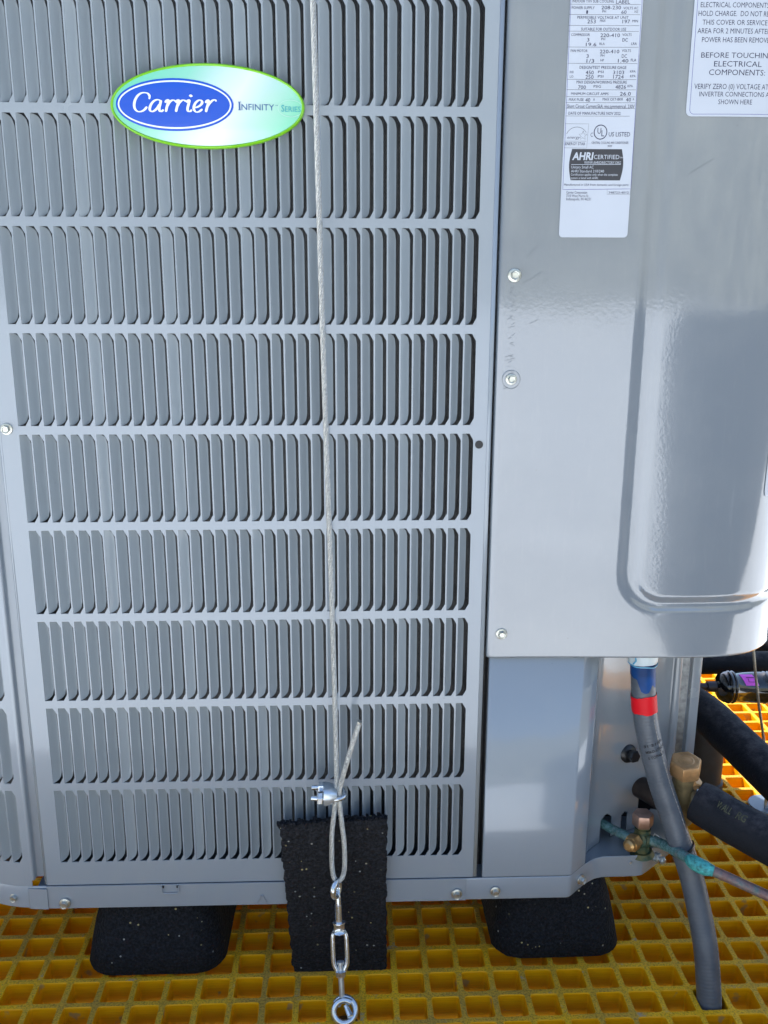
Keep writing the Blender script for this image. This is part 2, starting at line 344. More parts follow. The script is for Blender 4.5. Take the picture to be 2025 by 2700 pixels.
T1 = [('INDOOR TXV SUB COOLING', 0.51, 0.5479, 1.0474, 0.0024), ('LABEL', 0.5499, 0.5626, 1.0466, 0.003), ('POWER SUPPLY', 0.5097, 0.5306, 1.042, 0.0023), ('208-230', 0.5369, 0.5547, 1.0419, 0.003), ('VOLTS AC', 0.5569, 0.5706, 1.0419, 0.0022), ('1', 0.5232, 0.5247, 1.0382, 0.0028), ('PH', 0.5379, 0.5412, 1.0392, 0.0021), ('60', 0.5553, 0.56, 1.0382, 0.0029), ('HZ', 0.5674, 0.5706, 1.039, 0.002), ('PERMISSIBLE VOLTAGE AT UNIT', 0.5152, 0.5622, 1.034, 0.0023), ('253', 0.5246, 0.5323, 1.0302, 0.0032), ('MAX', 0.5362, 0.5414, 1.0314, 0.0021), ('197', 0.5568, 0.5638, 1.0303, 0.0031), ('MIN', 0.5659, 0.5709, 1.0312, 0.0021), ('SUITABLE FOR OUTDOOR USE', 0.5192, 0.5607, 1.0242, 0.0024), ('COMPRESSOR', 0.5103, 0.5276, 1.0196, 0.0022), ('220-410', 0.5373, 0.5553, 1.0188, 0.0031), ('VOLTS', 0.5575, 0.566, 1.0198, 0.0021), ('3', 0.5252, 0.5273, 1.015, 0.003), ('PH', 0.5384, 0.5418, 1.0161, 0.002), ('DC', 0.5578, 0.5627, 1.015, 0.003), ('19.6', 0.5244, 0.534, 1.0111, 0.0029), ('RLA', 0.5369, 0.5417, 1.0121, 0.0021), ('LRA', 0.5663, 0.5713, 1.0122, 0.0022), ('FAN MOTOR', 0.5106, 0.5262, 1.0061, 0.0022), ('220-410', 0.5377, 0.5556, 1.0051, 0.0031), ('VOLTS', 0.5579, 0.5663, 1.0063, 0.0022), ('3', 0.5255, 0.5276, 1.0012, 0.003), ('PH', 0.5386, 0.542, 1.0023, 0.002), ('DC', 0.5582, 0.5629, 1.0013, 0.0031), ('1/3', 0.5258, 0.5329, 0.9971, 0.0031), ('HP', 0.5387, 0.5419, 0.9982, 0.0021), ('1.40', 0.5549, 0.5646, 0.9973, 0.0031), ('FLA', 0.5668, 0.5718, 0.9983, 0.0023), ('DESIGN/TEST PRESSURE GAGE', 0.5197, 0.5631, 0.9919, 0.0025), ('HI', 0.5108, 0.514, 0.988, 0.0022), ('450', 0.5256, 0.533, 0.9872, 0.0032), ('PSI', 0.5371, 0.5421, 0.9883, 0.0021), ('3103', 0.5511, 0.5613, 0.9874, 0.0031), ('KPA', 0.5668, 0.5719, 0.9888, 0.002), ('LO', 0.511, 0.5142, 0.9842, 0.0021), ('250', 0.5256, 0.5331, 0.9833, 0.0033), ('PSI', 0.5371, 0.5422, 0.9845, 0.0021), ('1724', 0.5514, 0.5611, 0.9836, 0.0032), ('KPA', 0.5671, 0.5722, 0.9848, 0.0021), ('MAX DESIGN/WORKING PRESSURE', 0.5175, 0.5644, 0.9793, 0.0025), ('700', 0.5192, 0.5265, 0.9746, 0.0032), ('PSIG', 0.5337, 0.5405, 0.9758, 0.0022), ('4826', 0.554, 0.5639, 0.9749, 0.0033), ('KPA', 0.5653, 0.5702, 0.9763, 0.0021), ('MINIMUM CIRCUIT AMPS', 0.5129, 0.548, 0.9694, 0.0023), ('26.0', 0.5587, 0.5688, 0.969, 0.0033), ('MAX FUSE', 0.5112, 0.525, 0.9643, 0.0024), ('40', 0.5266, 0.5312, 0.9636, 0.0032), ('A', 0.5339, 0.5355, 0.9645, 0.0023), ('MAX CKT-BKR', 0.5428, 0.5619, 0.9647, 0.0023), ('40', 0.5646, 0.5693, 0.9639, 0.0033), ('A', 0.5708, 0.5723, 0.965, 0.0021), ('Short Circuit Current:5kA rms.symmetrical, 230V', 0.5098, 0.5731, 0.9581, 0.0033), ('DATE OF MANUFACTURE NOV 2022', 0.5114, 0.5603, 0.9523, 0.0026), ('ENERGY STAR', 0.5099, 0.5287, 0.9255, 0.0026), ('C', 0.5333, 0.5355, 0.9331, 0.0036), ('U', 0.5397, 0.5431, 0.9358, 0.0052), ('L', 0.5436, 0.5462, 0.9335, 0.0054), ('US LISTED', 0.5505, 0.5706, 0.9334, 0.0039), ('CENTRAL COOLING AIR CONDITIONER', 0.5347, 0.5695, 0.9268, 0.0021), ('3R39', 0.55, 0.5542, 0.924, 0.0017), ('Manufactured in USA from domestic and foreign parts', 0.5106, 0.5722, 0.8893, 0.002), ('Carrier Corporation', 0.5131, 0.5332, 0.8821, 0.0024), ('7310 West Morris St.', 0.5132, 0.5348, 0.8791, 0.0022), ('Indianapolis, IN 46231', 0.5134, 0.5371, 0.876, 0.0025), ('348723-4012', 0.5537, 0.5729, 0.8822, 0.0021)]
T1W = [('AHRI', 0.517, 0.5365, 0.9126, 0.0066), ('CERTIFIED', 0.5376, 0.5618, 0.9133, 0.0038), ('TM', 0.5623, 0.565, 0.9139, 0.0014), ('WWW.AHRIDIRECTORY.ORG', 0.5287, 0.5635, 0.9089, 0.0025), ('Unitary Small AC', 0.5166, 0.5379, 0.9048, 0.0026), ('AHRI Standard 210/240', 0.5165, 0.548, 0.9013, 0.0024), ('Certification applies only when the complete', 0.5165, 0.5612, 0.8984, 0.0021), ('system is listed with AHRI.', 0.5166, 0.543, 0.8953, 0.0021)]
T2 = [('ELECTRICAL COMPONENTS MAY', 0.6274, 0.7028, 1.0439, 0.0043), ('HOLD CHARGE.  DO NOT REMOVE', 0.626, 0.705, 1.0367, 0.0044), ('THIS COVER OR SERVICE THIS', 0.6303, 0.7032, 1.0294, 0.0043), ('AREA FOR 2 MINUTES AFTER', 0.6264, 0.6944, 1.0222, 0.0044), ('POWER HAS BEEN REMOVED.', 0.6311, 0.6991, 1.0148, 0.0044), ('BEFORE TOUCHING', 0.6316, 0.6999, 1.0017, 0.0046), ('ELECTRICAL', 0.6442, 0.6891, 0.9943, 0.0047), ('COMPONENTS:', 0.6401, 0.6931, 0.987, 0.0049), ('VERIFY ZERO (0) VOLTAGE AT THE', 0.6275, 0.7087, 0.975, 0.0046), ('INVERTER CONNECTIONS AS', 0.6328, 0.7016, 0.9686, 0.0042), ('SHOWN HERE', 0.6512, 0.6833, 0.9619, 0.0043)]
# ------------------------------------------------------------------ the ground
# roof under and around the platform
g = MB(); g.box(-60, 60, -60, 60, -.75, -.70)
tag(g.obj('roof_ground', M['concrete']), kind='structure')

# moulded grating: one casting with square cells
P_ = .0381; GX, GY, GA = -.10403, -.00447, .0064
def gpt(a, b, z): return (GX+a*P_*math.cos(GA)-b*P_*math.sin(GA), GY+a*P_*math.sin(GA)+b*P_*math.cos(GA), z)
gv = []; gf = []
I0, I1, J0, J1 = -9, 40, -14, 46
NI = I1-I0+1
for j in range(J0, J1+1):
    for i in range(I0, I1+1):
        gv.append(gpt(i, j, 0.0))
def rsq(hw, cr, n=3):
    out = []
    for q, (sx_, sy_) in enumerate(((1, 1), (-1, 1), (-1, -1), (1, -1))):
        for k in range(n+1):
            a = rad(q*90 + 90*k/n); out.append((sx_*(hw-cr)+cr*math.cos(a), sy_*(hw-cr)+cr*math.sin(a)))
    return out
for j in range(J0, J1):
    for i in range(I0, I1):
        c0 = (j-J0)*NI+(i-I0); corners = [c0+NI+1, c0+NI, c0, c0+1]      # ++ -+ -- +-
        near = (j < 26)
        n = 3 if near else 1
        jit = .00045
        hwx = .01595 + random.uniform(-.0003, .0003)
        ring = rsq(hwx/P_, (.0036+random.uniform(-.001, .001))/P_, n)
        cx, cy = i+.5+random.uniform(-.006, .006), j+.5+random.uniform(-.006, .006)
        base = len(gv); m_ = len(ring)
        jr = [(random.uniform(-jit, jit)/P_, random.uniform(-jit, jit)/P_) for _ in ring]
        for (x, y), (jx, jy) in zip(ring, jr): gv.append(gpt(cx+x+jx, cy+y+jy, -.0001))
        for (x, y), (jx, jy) in zip(ring, jr): gv.append(gpt(cx+x*.965+jx*.4, cy+y*.965+jy*.4, -.0013))
        for (x, y) in ring: gv.append(gpt(cx+x*1.035, cy+y*1.035, -.0380))
        for k in range(m_):
            k2 = (k+1) % m_
            gf.append((base+m_+k, base+m_+k2, base+k2, base+k)[::-1] if False else (base+k, base+k2, base+m_+k2, base+m_+k))
            gf.append((base+m_+k, base+m_+k2, base+2*m_+k2, base+2*m_+k))
        per = n+1
        for q in range(4):
            for k in range(per-1): gf.append((corners[q], base+q*per+k+1, base+q*per+k))
            q2 = (q+1) % 4
            gf.append((corners[q], corners[q2], base+q2*per, base+q*per+per-1))
me = bpy.data.meshes.new('floor_grating'); me.from_pydata(gv, [], gf); me.update()
gr = link('floor_grating', me, M['grating']); tag(gr, kind='structure')
bm = bmesh.new(); bm.from_mesh(me); bmesh.ops.recalc_face_normals(bm, faces=bm.faces); 
up_ = sum(f.normal.z*f.calc_area() for f in bm.faces if abs(f.normal.z) > .9)
if up_ < 0: bmesh.ops.reverse_faces(bm, faces=bm.faces)
bm.to_mesh(me); bm.free()
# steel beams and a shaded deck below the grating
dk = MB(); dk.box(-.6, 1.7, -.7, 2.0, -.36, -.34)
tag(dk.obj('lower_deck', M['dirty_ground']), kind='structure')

# unseen wooded rise added behind the camera to darken reflections above the horizon
hv = []; hf = []; NH = 120
for i in range(NH+1):
    a = rad(150+240*i/NH); R_ = 85+8*noise.noise(Vector((i*.12, 0, 0)))
    for k, (dr, h) in enumerate(((-20, -8), (-6, 6), (4, 22), (14, 33+6*noise.noise(Vector((i*.25, 4, 0)))+2*noise.noise(Vector((i*1.3, 4, 0)))), (40, 18))):
        hv.append(((R_+dr)*math.cos(a), (R_+dr)*math.sin(a), h+1.5*noise.noise(Vector((i*.9, k, 0)))))
for i in range(NH):
    for k in range(4): q = i*5+k; hf.append((q, q+1, q+6, q+5))
o = mesh_obj('added_wooded_hill', hv, hf, simple('added_wooded_slope', (.17, .175, .14), .9, noise_amt=.5, nscale=.35)); tag(o, kind='structure')
# unit added outside the frame to keep sun off the left side
def shade_unit(x0, x1, y0, y1, z1, label, mat):
    t = empty('added_shade_unit', ((x0+x1)/2, (y0+y1)/2, 0)); tag(t, label, 'air conditioner')
    b = MB(); b.box(x0, x1, y0, y1, .10, z1-.05); b.obj('casing', mat, t, bevel=.05, seg=4)
    b = MB(); b.box(x0-.008, x1+.008, y0-.008, y1+.008, z1-.048, z1); b.obj('top_cover', mat, t, bevel=.012, seg=3)
    b = MB(); n_ = int((x1-x0-.12)/.02)
    for i in range(n_):
        xx = x0+.07+i*.02
        for yy in (y0-.003, y1-.001): b.box(xx, xx+.008, yy, yy+.004, .16, z1-.10)
    o = b.obj('louver', M['dark'], t); tag(o, kind='stuff')
    b = MB(); b.box(x0+.05, x0+.2, y0+.02, y1-.02, 0.001, .099); b.box(x1-.2, x1-.05, y0+.02, y1-.02, 0.001, .099); b.obj('foot_block', M['rubber'], t)
shade_unit(-1.22, -.36, -.02, .80, 1.19, 'grey unit added out of view on the left to shade the grating', M['paint'])
dc = simple('reflection_cabinet_dark', (.030, .034, .040), .6)
t = empty('reflection_cabinet', (5.4, -2.5, -.70)); tag(t, 'long dark cabinet added out of view behind the camera to darken the cover reflection', 'cabinet')  # unseen cabinet, added for its dark reflection in the control cover
b = MB(); b.box(1.46, 9.30, -3.0, -2.0, -.70, .66); b.obj('casing', dc, t, bevel=.06, seg=5)
b = MB(); b.box(1.50, 9.26, -2.96, -2.04, .66, .69); b.obj('lid', dc, t, bevel=.012, seg=2)
for i in range(11):
    b = MB(); b.box(1.56+i*.68, 2.18+i*.68, -2.0, -1.985, -.60, .60); d_ = b.obj('door', dc, t, bevel=.004)
    b = MB(); b.box(2.12+i*.68, 2.15+i*.68, -1.985, -1.96, -.05, .12); b.obj('handle', M['galv'], d_, bevel=.004)

# ------------------------------------------------------------------ the air conditioner
AC = empty('air_conditioner', (.30, .35, .0965))
tag(AC, 'grey outdoor air conditioning unit with louvered guard standing on black rubber blocks', 'air conditioner')
X0, PS, NC = -.01699, .0127969, 36
ROWH = .1003354; SLH = .0915; ZB9 = .1565
def zb(r): return ZB9 + (9-r)*ROWH
def guard_mesh(xs, x_left, x_right, z_bot, z_top, rows):
    """flat sheet in x,z with one chamfered slot per column and row"""
    V = []; F = []; idx = {}
    def p(x, z):
        k = (round(x, 6), round(z, 6))
        if k not in idx: idx[k] = len(V); V.append((x, 0, z))
        return idx[k]
    C1, C2 = .0040, .0070
    zr = [(zb(r), zb(r)+SLH) for r in rows]       # bottom row first
    bars = []; zc = z_bot
    for a, b_ in zr: bars.append((zc, a)); zc = b_
    bars.append((zc, z_top))
    cuts = [x_left]
    for x in xs: cuts += [x-PS, x-.0113, x-C1, x]
    cuts.append(x_right); cuts = sorted(set(round(c, 6) for c in cuts))
    for a, b_ in bars:
        for c0, c1 in zip(cuts[:-1], cuts[1:]): F.append((p(c0, a), p(c1, a), p(c1, b_), p(c0, b_)))
    for a, b_ in zr:
        F.append((p(x_left, a), p(xs[0]-PS, a), p(xs[0]-PS, b_), p(x_left, b_)))
        for k, x in enumerate(xs):
            pts = [p(x-PS, a), p(x-.0113, a), p(x-.0113, b_), p(x-PS, b_)]
            if k: pts += [p(x-PS, b_-C2), p(x-PS, a+C2)]
            F.append(tuple(pts))
            F.append((p(x-C1, a), p(x, a), p(x, a+C2))); F.append((p(x, b_-C2), p(x, b_), p(x-C1, b_)))
        x = xs[-1]
        F.append((p(x, a), p(x_right, a), p(x_right, b_), p(x, b_), p(x, b_-C2), p(x, a+C2)))
    return V, F
xs = [X0+i*PS for i in range(NC)]
V, F = guard_mesh(xs, -.046, .4445, .1270, 1.155, list(range(9, -1, -1)))
guard = mesh_obj('louvered_guard', V, F, M['paint'], AC); solidify(guard, .0010)
e = MB()
V, F = extrude_plan([(-.0500, .011), (-.0499, .0040), (-.0492, .0014), (-.0478, .0003), (-.0460, 0)], .1280, 1.155); e.add(V, F)
V, F = extrude_plan([(.4445, 0), (.4452, -.0006), (.4462, -.0008), (.4482, -.0008), (.4489, -.0003), (.4493, .0010), (.4494, .012)], .1280, 1.155); e.add(V, F)
o = e.obj('guard_edge', M['paint'], guard, smooth=True, angle=60); solidify(o, .0008)

def louver_mesh(name, depth, gap):
    NU, NV = 8, 9; xr, xe = -.0117, -gap; V = []; F = []
    ts = [0, .03, .09, .2, .38, .62, .8, .91, .97, 1]
    for side in (0, 1):
        for tz in ts:
            for iu in range(NU+1):
                u = iu/NU; u_ = u
                lo = .0105*(1-(max(0, 1-u**2.3))**(1/2.3))
                z = lo + (SLH-2*lo)*tz
                d = depth*(1-(1-u)**1.55)*min(1, (u/.12)**.8)
                endd = min(z, SLH-z)/.013; f = .72+.28*min(1, endd)**.7
                V.append((xr+(xe-xr)*u, d*f + side*.0008 + .0001, z))
    nn = NU+1; L = nn*len(ts)
    for j in range(len(ts)-1):
        for i in range(NU):
            a = j*nn+i; F.append((a, a+1, a+nn+1, a+nn)); F.append((L+a, L+a+nn, L+a+nn+1, L+a+1))
    for j in range(len(ts)-1):
        a = j*nn+NU; F.append((a, L+a, L+a+nn, a+nn))
    for i in range(NU):
        F.append((i, L+i, L+i+1, i+1)); a = (len(ts)-1)*nn+i; F.append((a, a+1, L+a+1, L+a))
    me = bpy.data.meshes.new(name); me.from_pydata(V, [], F); me.polygons.foreach_set('use_smooth', [True]*len(F))
    me.materials.append(M['paint_blade']); me.update()
    try: me.set_sharp_from_angle(angle=rad(50))
    except Exception: pass
    return me
LM = [louver_mesh('louver', .0088, .0035), louver_mesh('louver_shallow', .0068, .0026), louver_mesh('louver_mid', .0083, .0033)]
first = link('louver', LM[0], None, guard, (xs[0], 0, zb(9)))
def kind_of(c): return 1 if c % 6 == 0 and c else (2 if (c*7) % 5 == 1 else 0)
left = []
hidden_cols = set(range(17, 23))
for r in range(9, 0, -1):
    for c in range(NC):
        me = LM[kind_of(c)]
        if r == 9 and c == 0: continue
        if (r == 9 and c in hidden_cols) or (r == 1 and c < 8) or (r == 1 and 8 <= c <= 20) or (r == 2 and c in (7, 8, 9, 10, 11, 12, 19)):
            left.append((c, r, me)); continue
        o = first.copy(); o.data = me; COL.objects.link(o); o.parent = guard
        o.location = Vector((xs[c]+random.uniform(-.0001, .0001), 0, zb(r)))
        o.rotation_euler.z = random.uniform(-.016, .016)
for c in range(NC): left.append((c, 0, LM[kind_of(c)]))
rest = MB()
for c, r, me in left:
    rest.add([(v.co.x+xs[c], v.co.y, v.co.z+zb(r)) for v in me.vertices], [tuple(p.vertices) for p in me.polygons])
o = rest.obj('louver_remainder', M['paint_blade'], guard, smooth=True, angle=50); tag(o, kind='stuff')

# left side guard wraps round the corner
RC = .130
SP = arc(-.0600, RC+.0, RC, -90, -180, 26); SP = [(x, y) for x, y in SP]
def side_xy(s):
    """s = distance left of x=-.06 along the rounded corner, then straight back"""
    L = RC*math.pi/2
    if s < L:
        a = s/RC; return (-.0600-RC*math.sin(a), RC-RC*math.cos(a)), a
    return (-.0600-RC, RC+(s-L)), math.pi/2
sxs = [-.0112-k*PS for k in range(30)][::-1]
V, F = guard_mesh(sxs, -.0112-30*PS-.03, -.003, .1255, 1.155, list(range(9, -1, -1)))
V2 = []
for x, y, z in V:
    (px, py), a = side_xy(-x); V2.append((px, py, z))
sg = mesh_obj('side_guard', V2, F, M['paint'], AC); solidify(sg, .001)
rest = MB(); nvis = 0
for r in range(9, -1, -1):
    for k, sx0 in enumerate(sxs[::-1]):
        if r >= 6 and k < 2:
            (px, py), a = side_xy(-sx0)
            o = first.copy(); o.data = LM[0]; COL.objects.link(o); o.parent = sg
            o.location = Vector((px, py, zb(r))); o.rotation_euler = (0, 0, -a+.04); nvis += 1
        else:
            for_v = []
            for v in LM[0].vertices:
                (px, py), a = side_xy(-(sx0+v.co.x)); nx, ny = math.sin(a), math.cos(a)
                for_v.append((px+nx*v.co.y, py+ny*v.co.y, v.co.z+zb(r)))
            rest.add(for_v, [tuple(p.vertices) for p in LM[0].polygons])
o = rest.obj('louver_remainder', M['paint_blade'], sg, smooth=True, angle=50); tag(o, kind='stuff')
V, F = extrude_plan([(-.0640, .0001), (-.0622, -.0006), (-.0606, 0), (-.0598, .0016), (-.0596, .0060), (-.0580, .0068), (-.0530, .0070), (-.0505, .0072), (-.0504, .0115)], .1340, 1.155)
o = mesh_obj('corner_post', V, F, M['paint'], AC); finish(o, smooth=True, angle=75)

# coil behind the guard
fv = MB(); xf = .035; k = 0
while xf < .4560:
    V = []; F = []; z = .118; j = 0; ph = random.random()*.3
    am = .00042
    while z < 1.15:
        x = xf + (am if j % 2 else -am) + ph*.0003; V += [(x-.00017, .0300, z), (x+.00017, .0300, z)]
        if j: n = len(V); F.append((n-4, n-3, n-1, n-2))
        z += .00185; j += 1
    fv.add(V, F); xf += .00155; k += 1
o = fv.obj('coil_fins', M['fin'], AC); tag(o, kind='stuff')
cm = MB(); cm.box(-.045, .462, .0325, .055, .112, 1.15)
cm.obj('condenser_coil', M['coil'], AC)
# left return of the coil and the rest of the shell
V, F = extrude_plan([(-.150, .75), (-.150, .135), (-.135, .075), (-.10, .045), (-.045, .034)], .112, 1.15)
mesh_obj('coil_return', V, F, M['coil'], AC)
V, F = extrude_plan([(.462, .034), (.47, .13), (.58, .13), (.70, .125), (.727, .12), (.727, .74), (-.15, .74)], .112, 1.15)
mesh_obj('light_block_shell', V, F, M['dark'], AC)  # dark unseen shell added behind the coil to block light
rim = [side_xy(.40-.02*i)[0] for i in range(20)]
top_plan = [(-.19, .78)]+[side_xy(.20-.02*i)[0] for i in range(10)]+[(-.06, -.004), (.45, -.004), (.70, -.012), (.75, .004), (.80, .06), (.812, .14), (.812, .78)]
n = len(top_plan); V = [(x, y, 1.15) for x, y in top_plan]+[(x, y, 1.19) for x, y in top_plan]
F = [tuple(range(n-1, -1, -1)), tuple(range(n, 2*n))]+[(i, (i+1) % n, n+(i+1) % n, n+i) for i in range(n)]
o = mesh_obj('top_cover', V, F, M['paint'], AC); finish(o, bevel=.008, seg=3)
V, F = extrude_plan([(-.19, .78), (.735, .78)][::-1], .125, 1.15); mesh_obj('rear_panel', V, F, M['paint'], AC)

# base pan
plan = [side_xy(.40-.4*i/24)[0] for i in range(24)]+[(-.0600, .0), (-.02, -.0006), (.10, -.0008), (.5560, -.0008), (.5592, .0), (.5625, .0025), (.5700, .0100), (.5800, .0195), (.5900, .0272), (.5985, .0322), (.6080, .0350), (.6500, .0357), (.6575, .0372), (.6650, .0428), (.6900, .0640), (.7080, .0800), (.7350, .1040), (.7350, .78)]
V, F = extrude_plan(plan, 0, 0, zs=[.0965, .0975, .1245, .1258])
nP = len(plan)
for i in range(nP):   # soften the lower and upper edge
    V[i] = (V[i][0], V[i][1]+.0006, V[i][2]); V[3*nP+i] = (V[3*nP+i][0], V[3*nP+i][1]+.0006, V[3*nP+i][2])
pan = mesh_obj('base_pan', V, F, M['paint'], AC); finish(pan, smooth=True, angle=25); solidify(pan, .0014)
V, F = extrude_plan([(-.0470, -.0016), (-.02, -.0019), (.10, -.0021), (.4365, -.0021)], 0, 0, zs=[.0972, .0980, .1250, .1262])
o = mesh_obj('base_strip', V, F, M['paint'], pan); solidify(o, .0012)
V, F = extrude_plan([(-.0690, .0002), (-.0670, -.0012), (-.0500, -.0030), (-.0462, -.0030)], 0, 0, zs=[.0970, .1235])
o = mesh_obj('corner_tab', V, F, M['paint'], pan); solidify(o, .0012)
fl = MB(); ins = [(x, y) for x, y in plan if x > -.07 and y < .2]
fl.add([(x, y+.001, .1205) for x, y in ins]+[(x, .2, .1205) for x, y in ins], [(i, i+1, len(ins)+i+1, len(ins)+i) for i in range(len(ins)-1)])
fl.obj('pan_floor', M['paint'], pan)
# pressed tab and pressed notch on the strip
t = MB(); pth = [(.0848, -.0036, .1250), (.0848, -.0036, .1180), (.0856, -.0036, .1163), (.0872, -.0036, .1156), (.1015, -.0036, .1156), (.1031, -.0036, .1163), (.1039, -.0036, .1180), (.1039, -.0036, .1250)]
t.tube(pth, .0007, 6); t.obj('pressed_tab', M['paint'], pan, smooth=True)
t = MB(); t.box(.0850, .0872, -.0037, -.0022, .1226, .1250); t.box(.1016, .1038, -.0037, -.0022, .1226, .1250); t.obj('tab_slot', M['dark'], pan)
t = MB(); t.tube([(.1935, -.0030, .0995), (.1965, -.0030, .1060), (.1978, -.0030, .1098), (.2005, -.0030, .1098), (.2018, -.0030, .1060), (.2045, -.0030, .0995)], .0006, 6); t.obj('pressed_notch', M['paint'], pan, smooth=True)

# lower cabinet panel beside the guard
V, F = extrude_plan([(.4554, .014), (.4554, .0030), (.4556, .0010), (.4562, .0001), (.4582, .0), (.5582, .0), (.5600, .0004), (.5616, .0016), (.5812, .0203), (.5826, .0222), (.5832, .0260), (.5826, .034)], 0, 0, zs=[.1262, .1275, .46])
o = mesh_obj('cabinet_panel', V, F, M['paint'], AC); finish(o, smooth=True, angle=60); solidify(o, .001)

# recessed service panel with openings for the pipes
W = [(.5836, .0285), (.5872, .040), (.5925, .050), (.6010, .060), (.6130, .0700), (.6300, .0815), (.6500, .0925), (.6700, .1000), (.6880, .1042), (.7005, .1055)]
Wd = [Vector((x, y, 0)) for x, y in W]; Wd = smooth_path(Wd, .0013)
cols = [(p.x, p.y) for p in Wd]+[(.7016, .1052), (.7026, .1018), (.7035, .1012), (.7098, .1012), (.7106, .1018), (.7110, .1075), (.7116, .1082), (.7222, .1082), (.7228, .1076), (.7233, .1015), (.7240, .1008), (.7330, .1003), (.7345, .1008), (.7352, .1030), (.7352, .25), (.7352, .78)]
zs_ = [.1208+.0015*i for i in range(60)]+[.2108+.02*i for i in range(1, 13)]
def in_hole(x, z):
    if x > .70: return False
    for cx, hw, zt_ in ((.6212, .0085, .1480), (.6497, .0047, .1440)):
        if abs(x-cx) < hw and (z < zt_ or ((x-cx)/hw)**2+((z-zt_)/hw)**2 < 1): return True
    return ((x-.6905)/.0215)**2+((z-.1640)/.0300)**2 < 1 or (abs(x-.6905) < .0215 and z < .164)
V = []; F = []; nC = len(cols)
for z in zs_:
    for x, y in cols: V.append((x, y, z))
for j in range(len(zs_)-1):
    for i in range(nC-1):
        mx_, mz_ = (cols[i][0]+cols[i+1][0])/2, (zs_[j]+zs_[j+1])/2
        if not in_hole(mx_, mz_): F.append((j*nC+i, j*nC+i+1, (j+1)*nC+i+1, (j+1)*nC+i))
sp_ = mesh_obj('service_panel', V, F, M['paint'], AC); finish(sp_, smooth=True, angle=40); solidify(sp_, .0012)
V, F = extrude_plan([(.7120, .1078), (.7218, .1078)], .13, .45); mesh_obj('galvanised_strip', V, F, M['galv'], sp_)
# push-in black plug
pl = MB(); o_, d_ = (.6475, .0905, .2325), (.35, -.9, .15)
V, F = lathe([(.0118, 0), (.0118, .0012), (.0095, .0035), (.0060, .0045), (.0060, .0080)], n=20); pl.add(place(V, o_, d_), F)
V, F = hexprism(.0078, .0078, .0150); pl.add(place(V, o_, d_), F)
pl.obj('rubber_plug', M['black_plastic'], sp_, smooth=True)

# control box cover, wraps round the right corner
CP = [(.4512, .0130), (.4513, .0030), (.4518, .0006), (.4530, -.0012), (.4550, -.0026), (.4590, -.0031), (.5000, -.0036), (.5417, -.0046), (.5850, -.0063), (.6243, -.0077), (.6600, -.0086), (.6868, -.0084), (.7070, -.0068), (.7222, -.0040), (.7425, .0034), (.7608, .0157), (.7810, .0372), (.7965, .0660), (.8060, .1000), (.8095, .1500), (.8095, .30), (.8095, .76)]
cp = []
for i in range(len(CP)-1):
    a, b_ = Vector((*CP[i], 0)), Vector((*CP[i+1], 0))
    p0 = Vector((*CP[i-1], 0)) if i else a*2-b_; p3 = Vector((*CP[i+2], 0)) if i+2 < len(CP) else b_*2-a
    L = (b_-a).length; m_ = max(1, int(L/.0022)) if CP[i][1] < .09 or i < 3 else max(1, int(L/.02))
    for k in range(m_):
        t_ = k/m_
        # centripetal-like: use chord-scaled tangents
        ta = (b_-p0)/((b_-p0).length+1e-9)*L; tb = (p3-a)/((p3-a).length+1e-9)*L
        h00 = 2*t_**3-3*t_*t_+1; h10 = t_**3-2*t_*t_+t_; h01 = -2*t_**3+3*t_*t_; h11 = t_**3-t_*t_
        cp.append(a*h00+ta*h10+b_*h01+tb*h11)
cp.append(Vector((*CP[-1], 0)))
def cover_y(x):
    for a, b_ in zip(cp[:-1], cp[1:]):
        if a.x <= x <= b_.x and b_.x > a.x and a.x > .4515: return a.y+(b_.y-a.y)*(x-a.x)/(b_.x-a.x)
    return cp[-1].y if x > .8 else -.003
s_acc = [0.0]
for a, b_ in zip(cp[:-1], cp[1:]): s_acc.append(s_acc[-1]+(b_-a).length)
s0 = next(s for s, p in zip(s_acc, cp) if p.x > .46); x0_ = next(p.x for p in cp if p.x > .46)
sx_ = [x0_+s-s0 for s in s_acc]
def groove(s, z):
    xc, zc, R = .6015, .4640, .036
    if z > zc+R and s < xc+R*.99: d = abs(s-xc); hw = .0118
    elif s > xc+R: d = abs(z-zc); hw = .0088
    else:
        d = abs(math.hypot(s-(xc+R), z-(zc+R))-R)
        a = math.atan2((zc+R)-z, (xc+R)-s); a = max(0, min(1, a/(math.pi/2))); hw = .0118+(-.003)*a
    t_ = (hw+.0015-d)/.0095; t_ = max(0, min(1, t_)); return .0028*t_*t_*(3-2*t_)
zc_ = [.4027, .4030, .4038]+[.4055+.0025*i for i in range(300) if .4055+.0025*i < 1.15]+[1.15]
V = []; F = []; nc = len(cp)
for j, z in enumerate(zc_):
    for i, p in enumerate(cp):
        a, b_ = cp[max(i-1, 0)], cp[min(i+1, nc-1)]; t_ = (b_-a).normalized(); inn = Vector((-t_.y, t_.x, 0))
        g_ = groove(sx_[i], z) if p.x > .46 else 0
        if j == 0: g_ += .0016
        if j == 1: g_ += .0005
        wob = .0003*noise.noise(Vector((sx_[i]*9, z*7, 3)))
        q = p+inn*(g_+wob); V.append((q.x, q.y, z))
for j in range(len(zc_)-1):
    for i in range(nc-1): F.append((j*nc+i, j*nc+i+1, (j+1)*nc+i+1, (j+1)*nc+i))
lipn = len(V)
for i, p in enumerate(cp):
    a, b_ = cp[max(i-1, 0)], cp[min(i+1, nc-1)]; t_ = (b_-a).normalized(); inn = Vector((-t_.y, t_.x, 0)); q = p+inn*.011; V.append((q.x, q.y, .4029))
for i in range(nc-1): F.append((lipn+i, lipn+i+1, i+1, i))
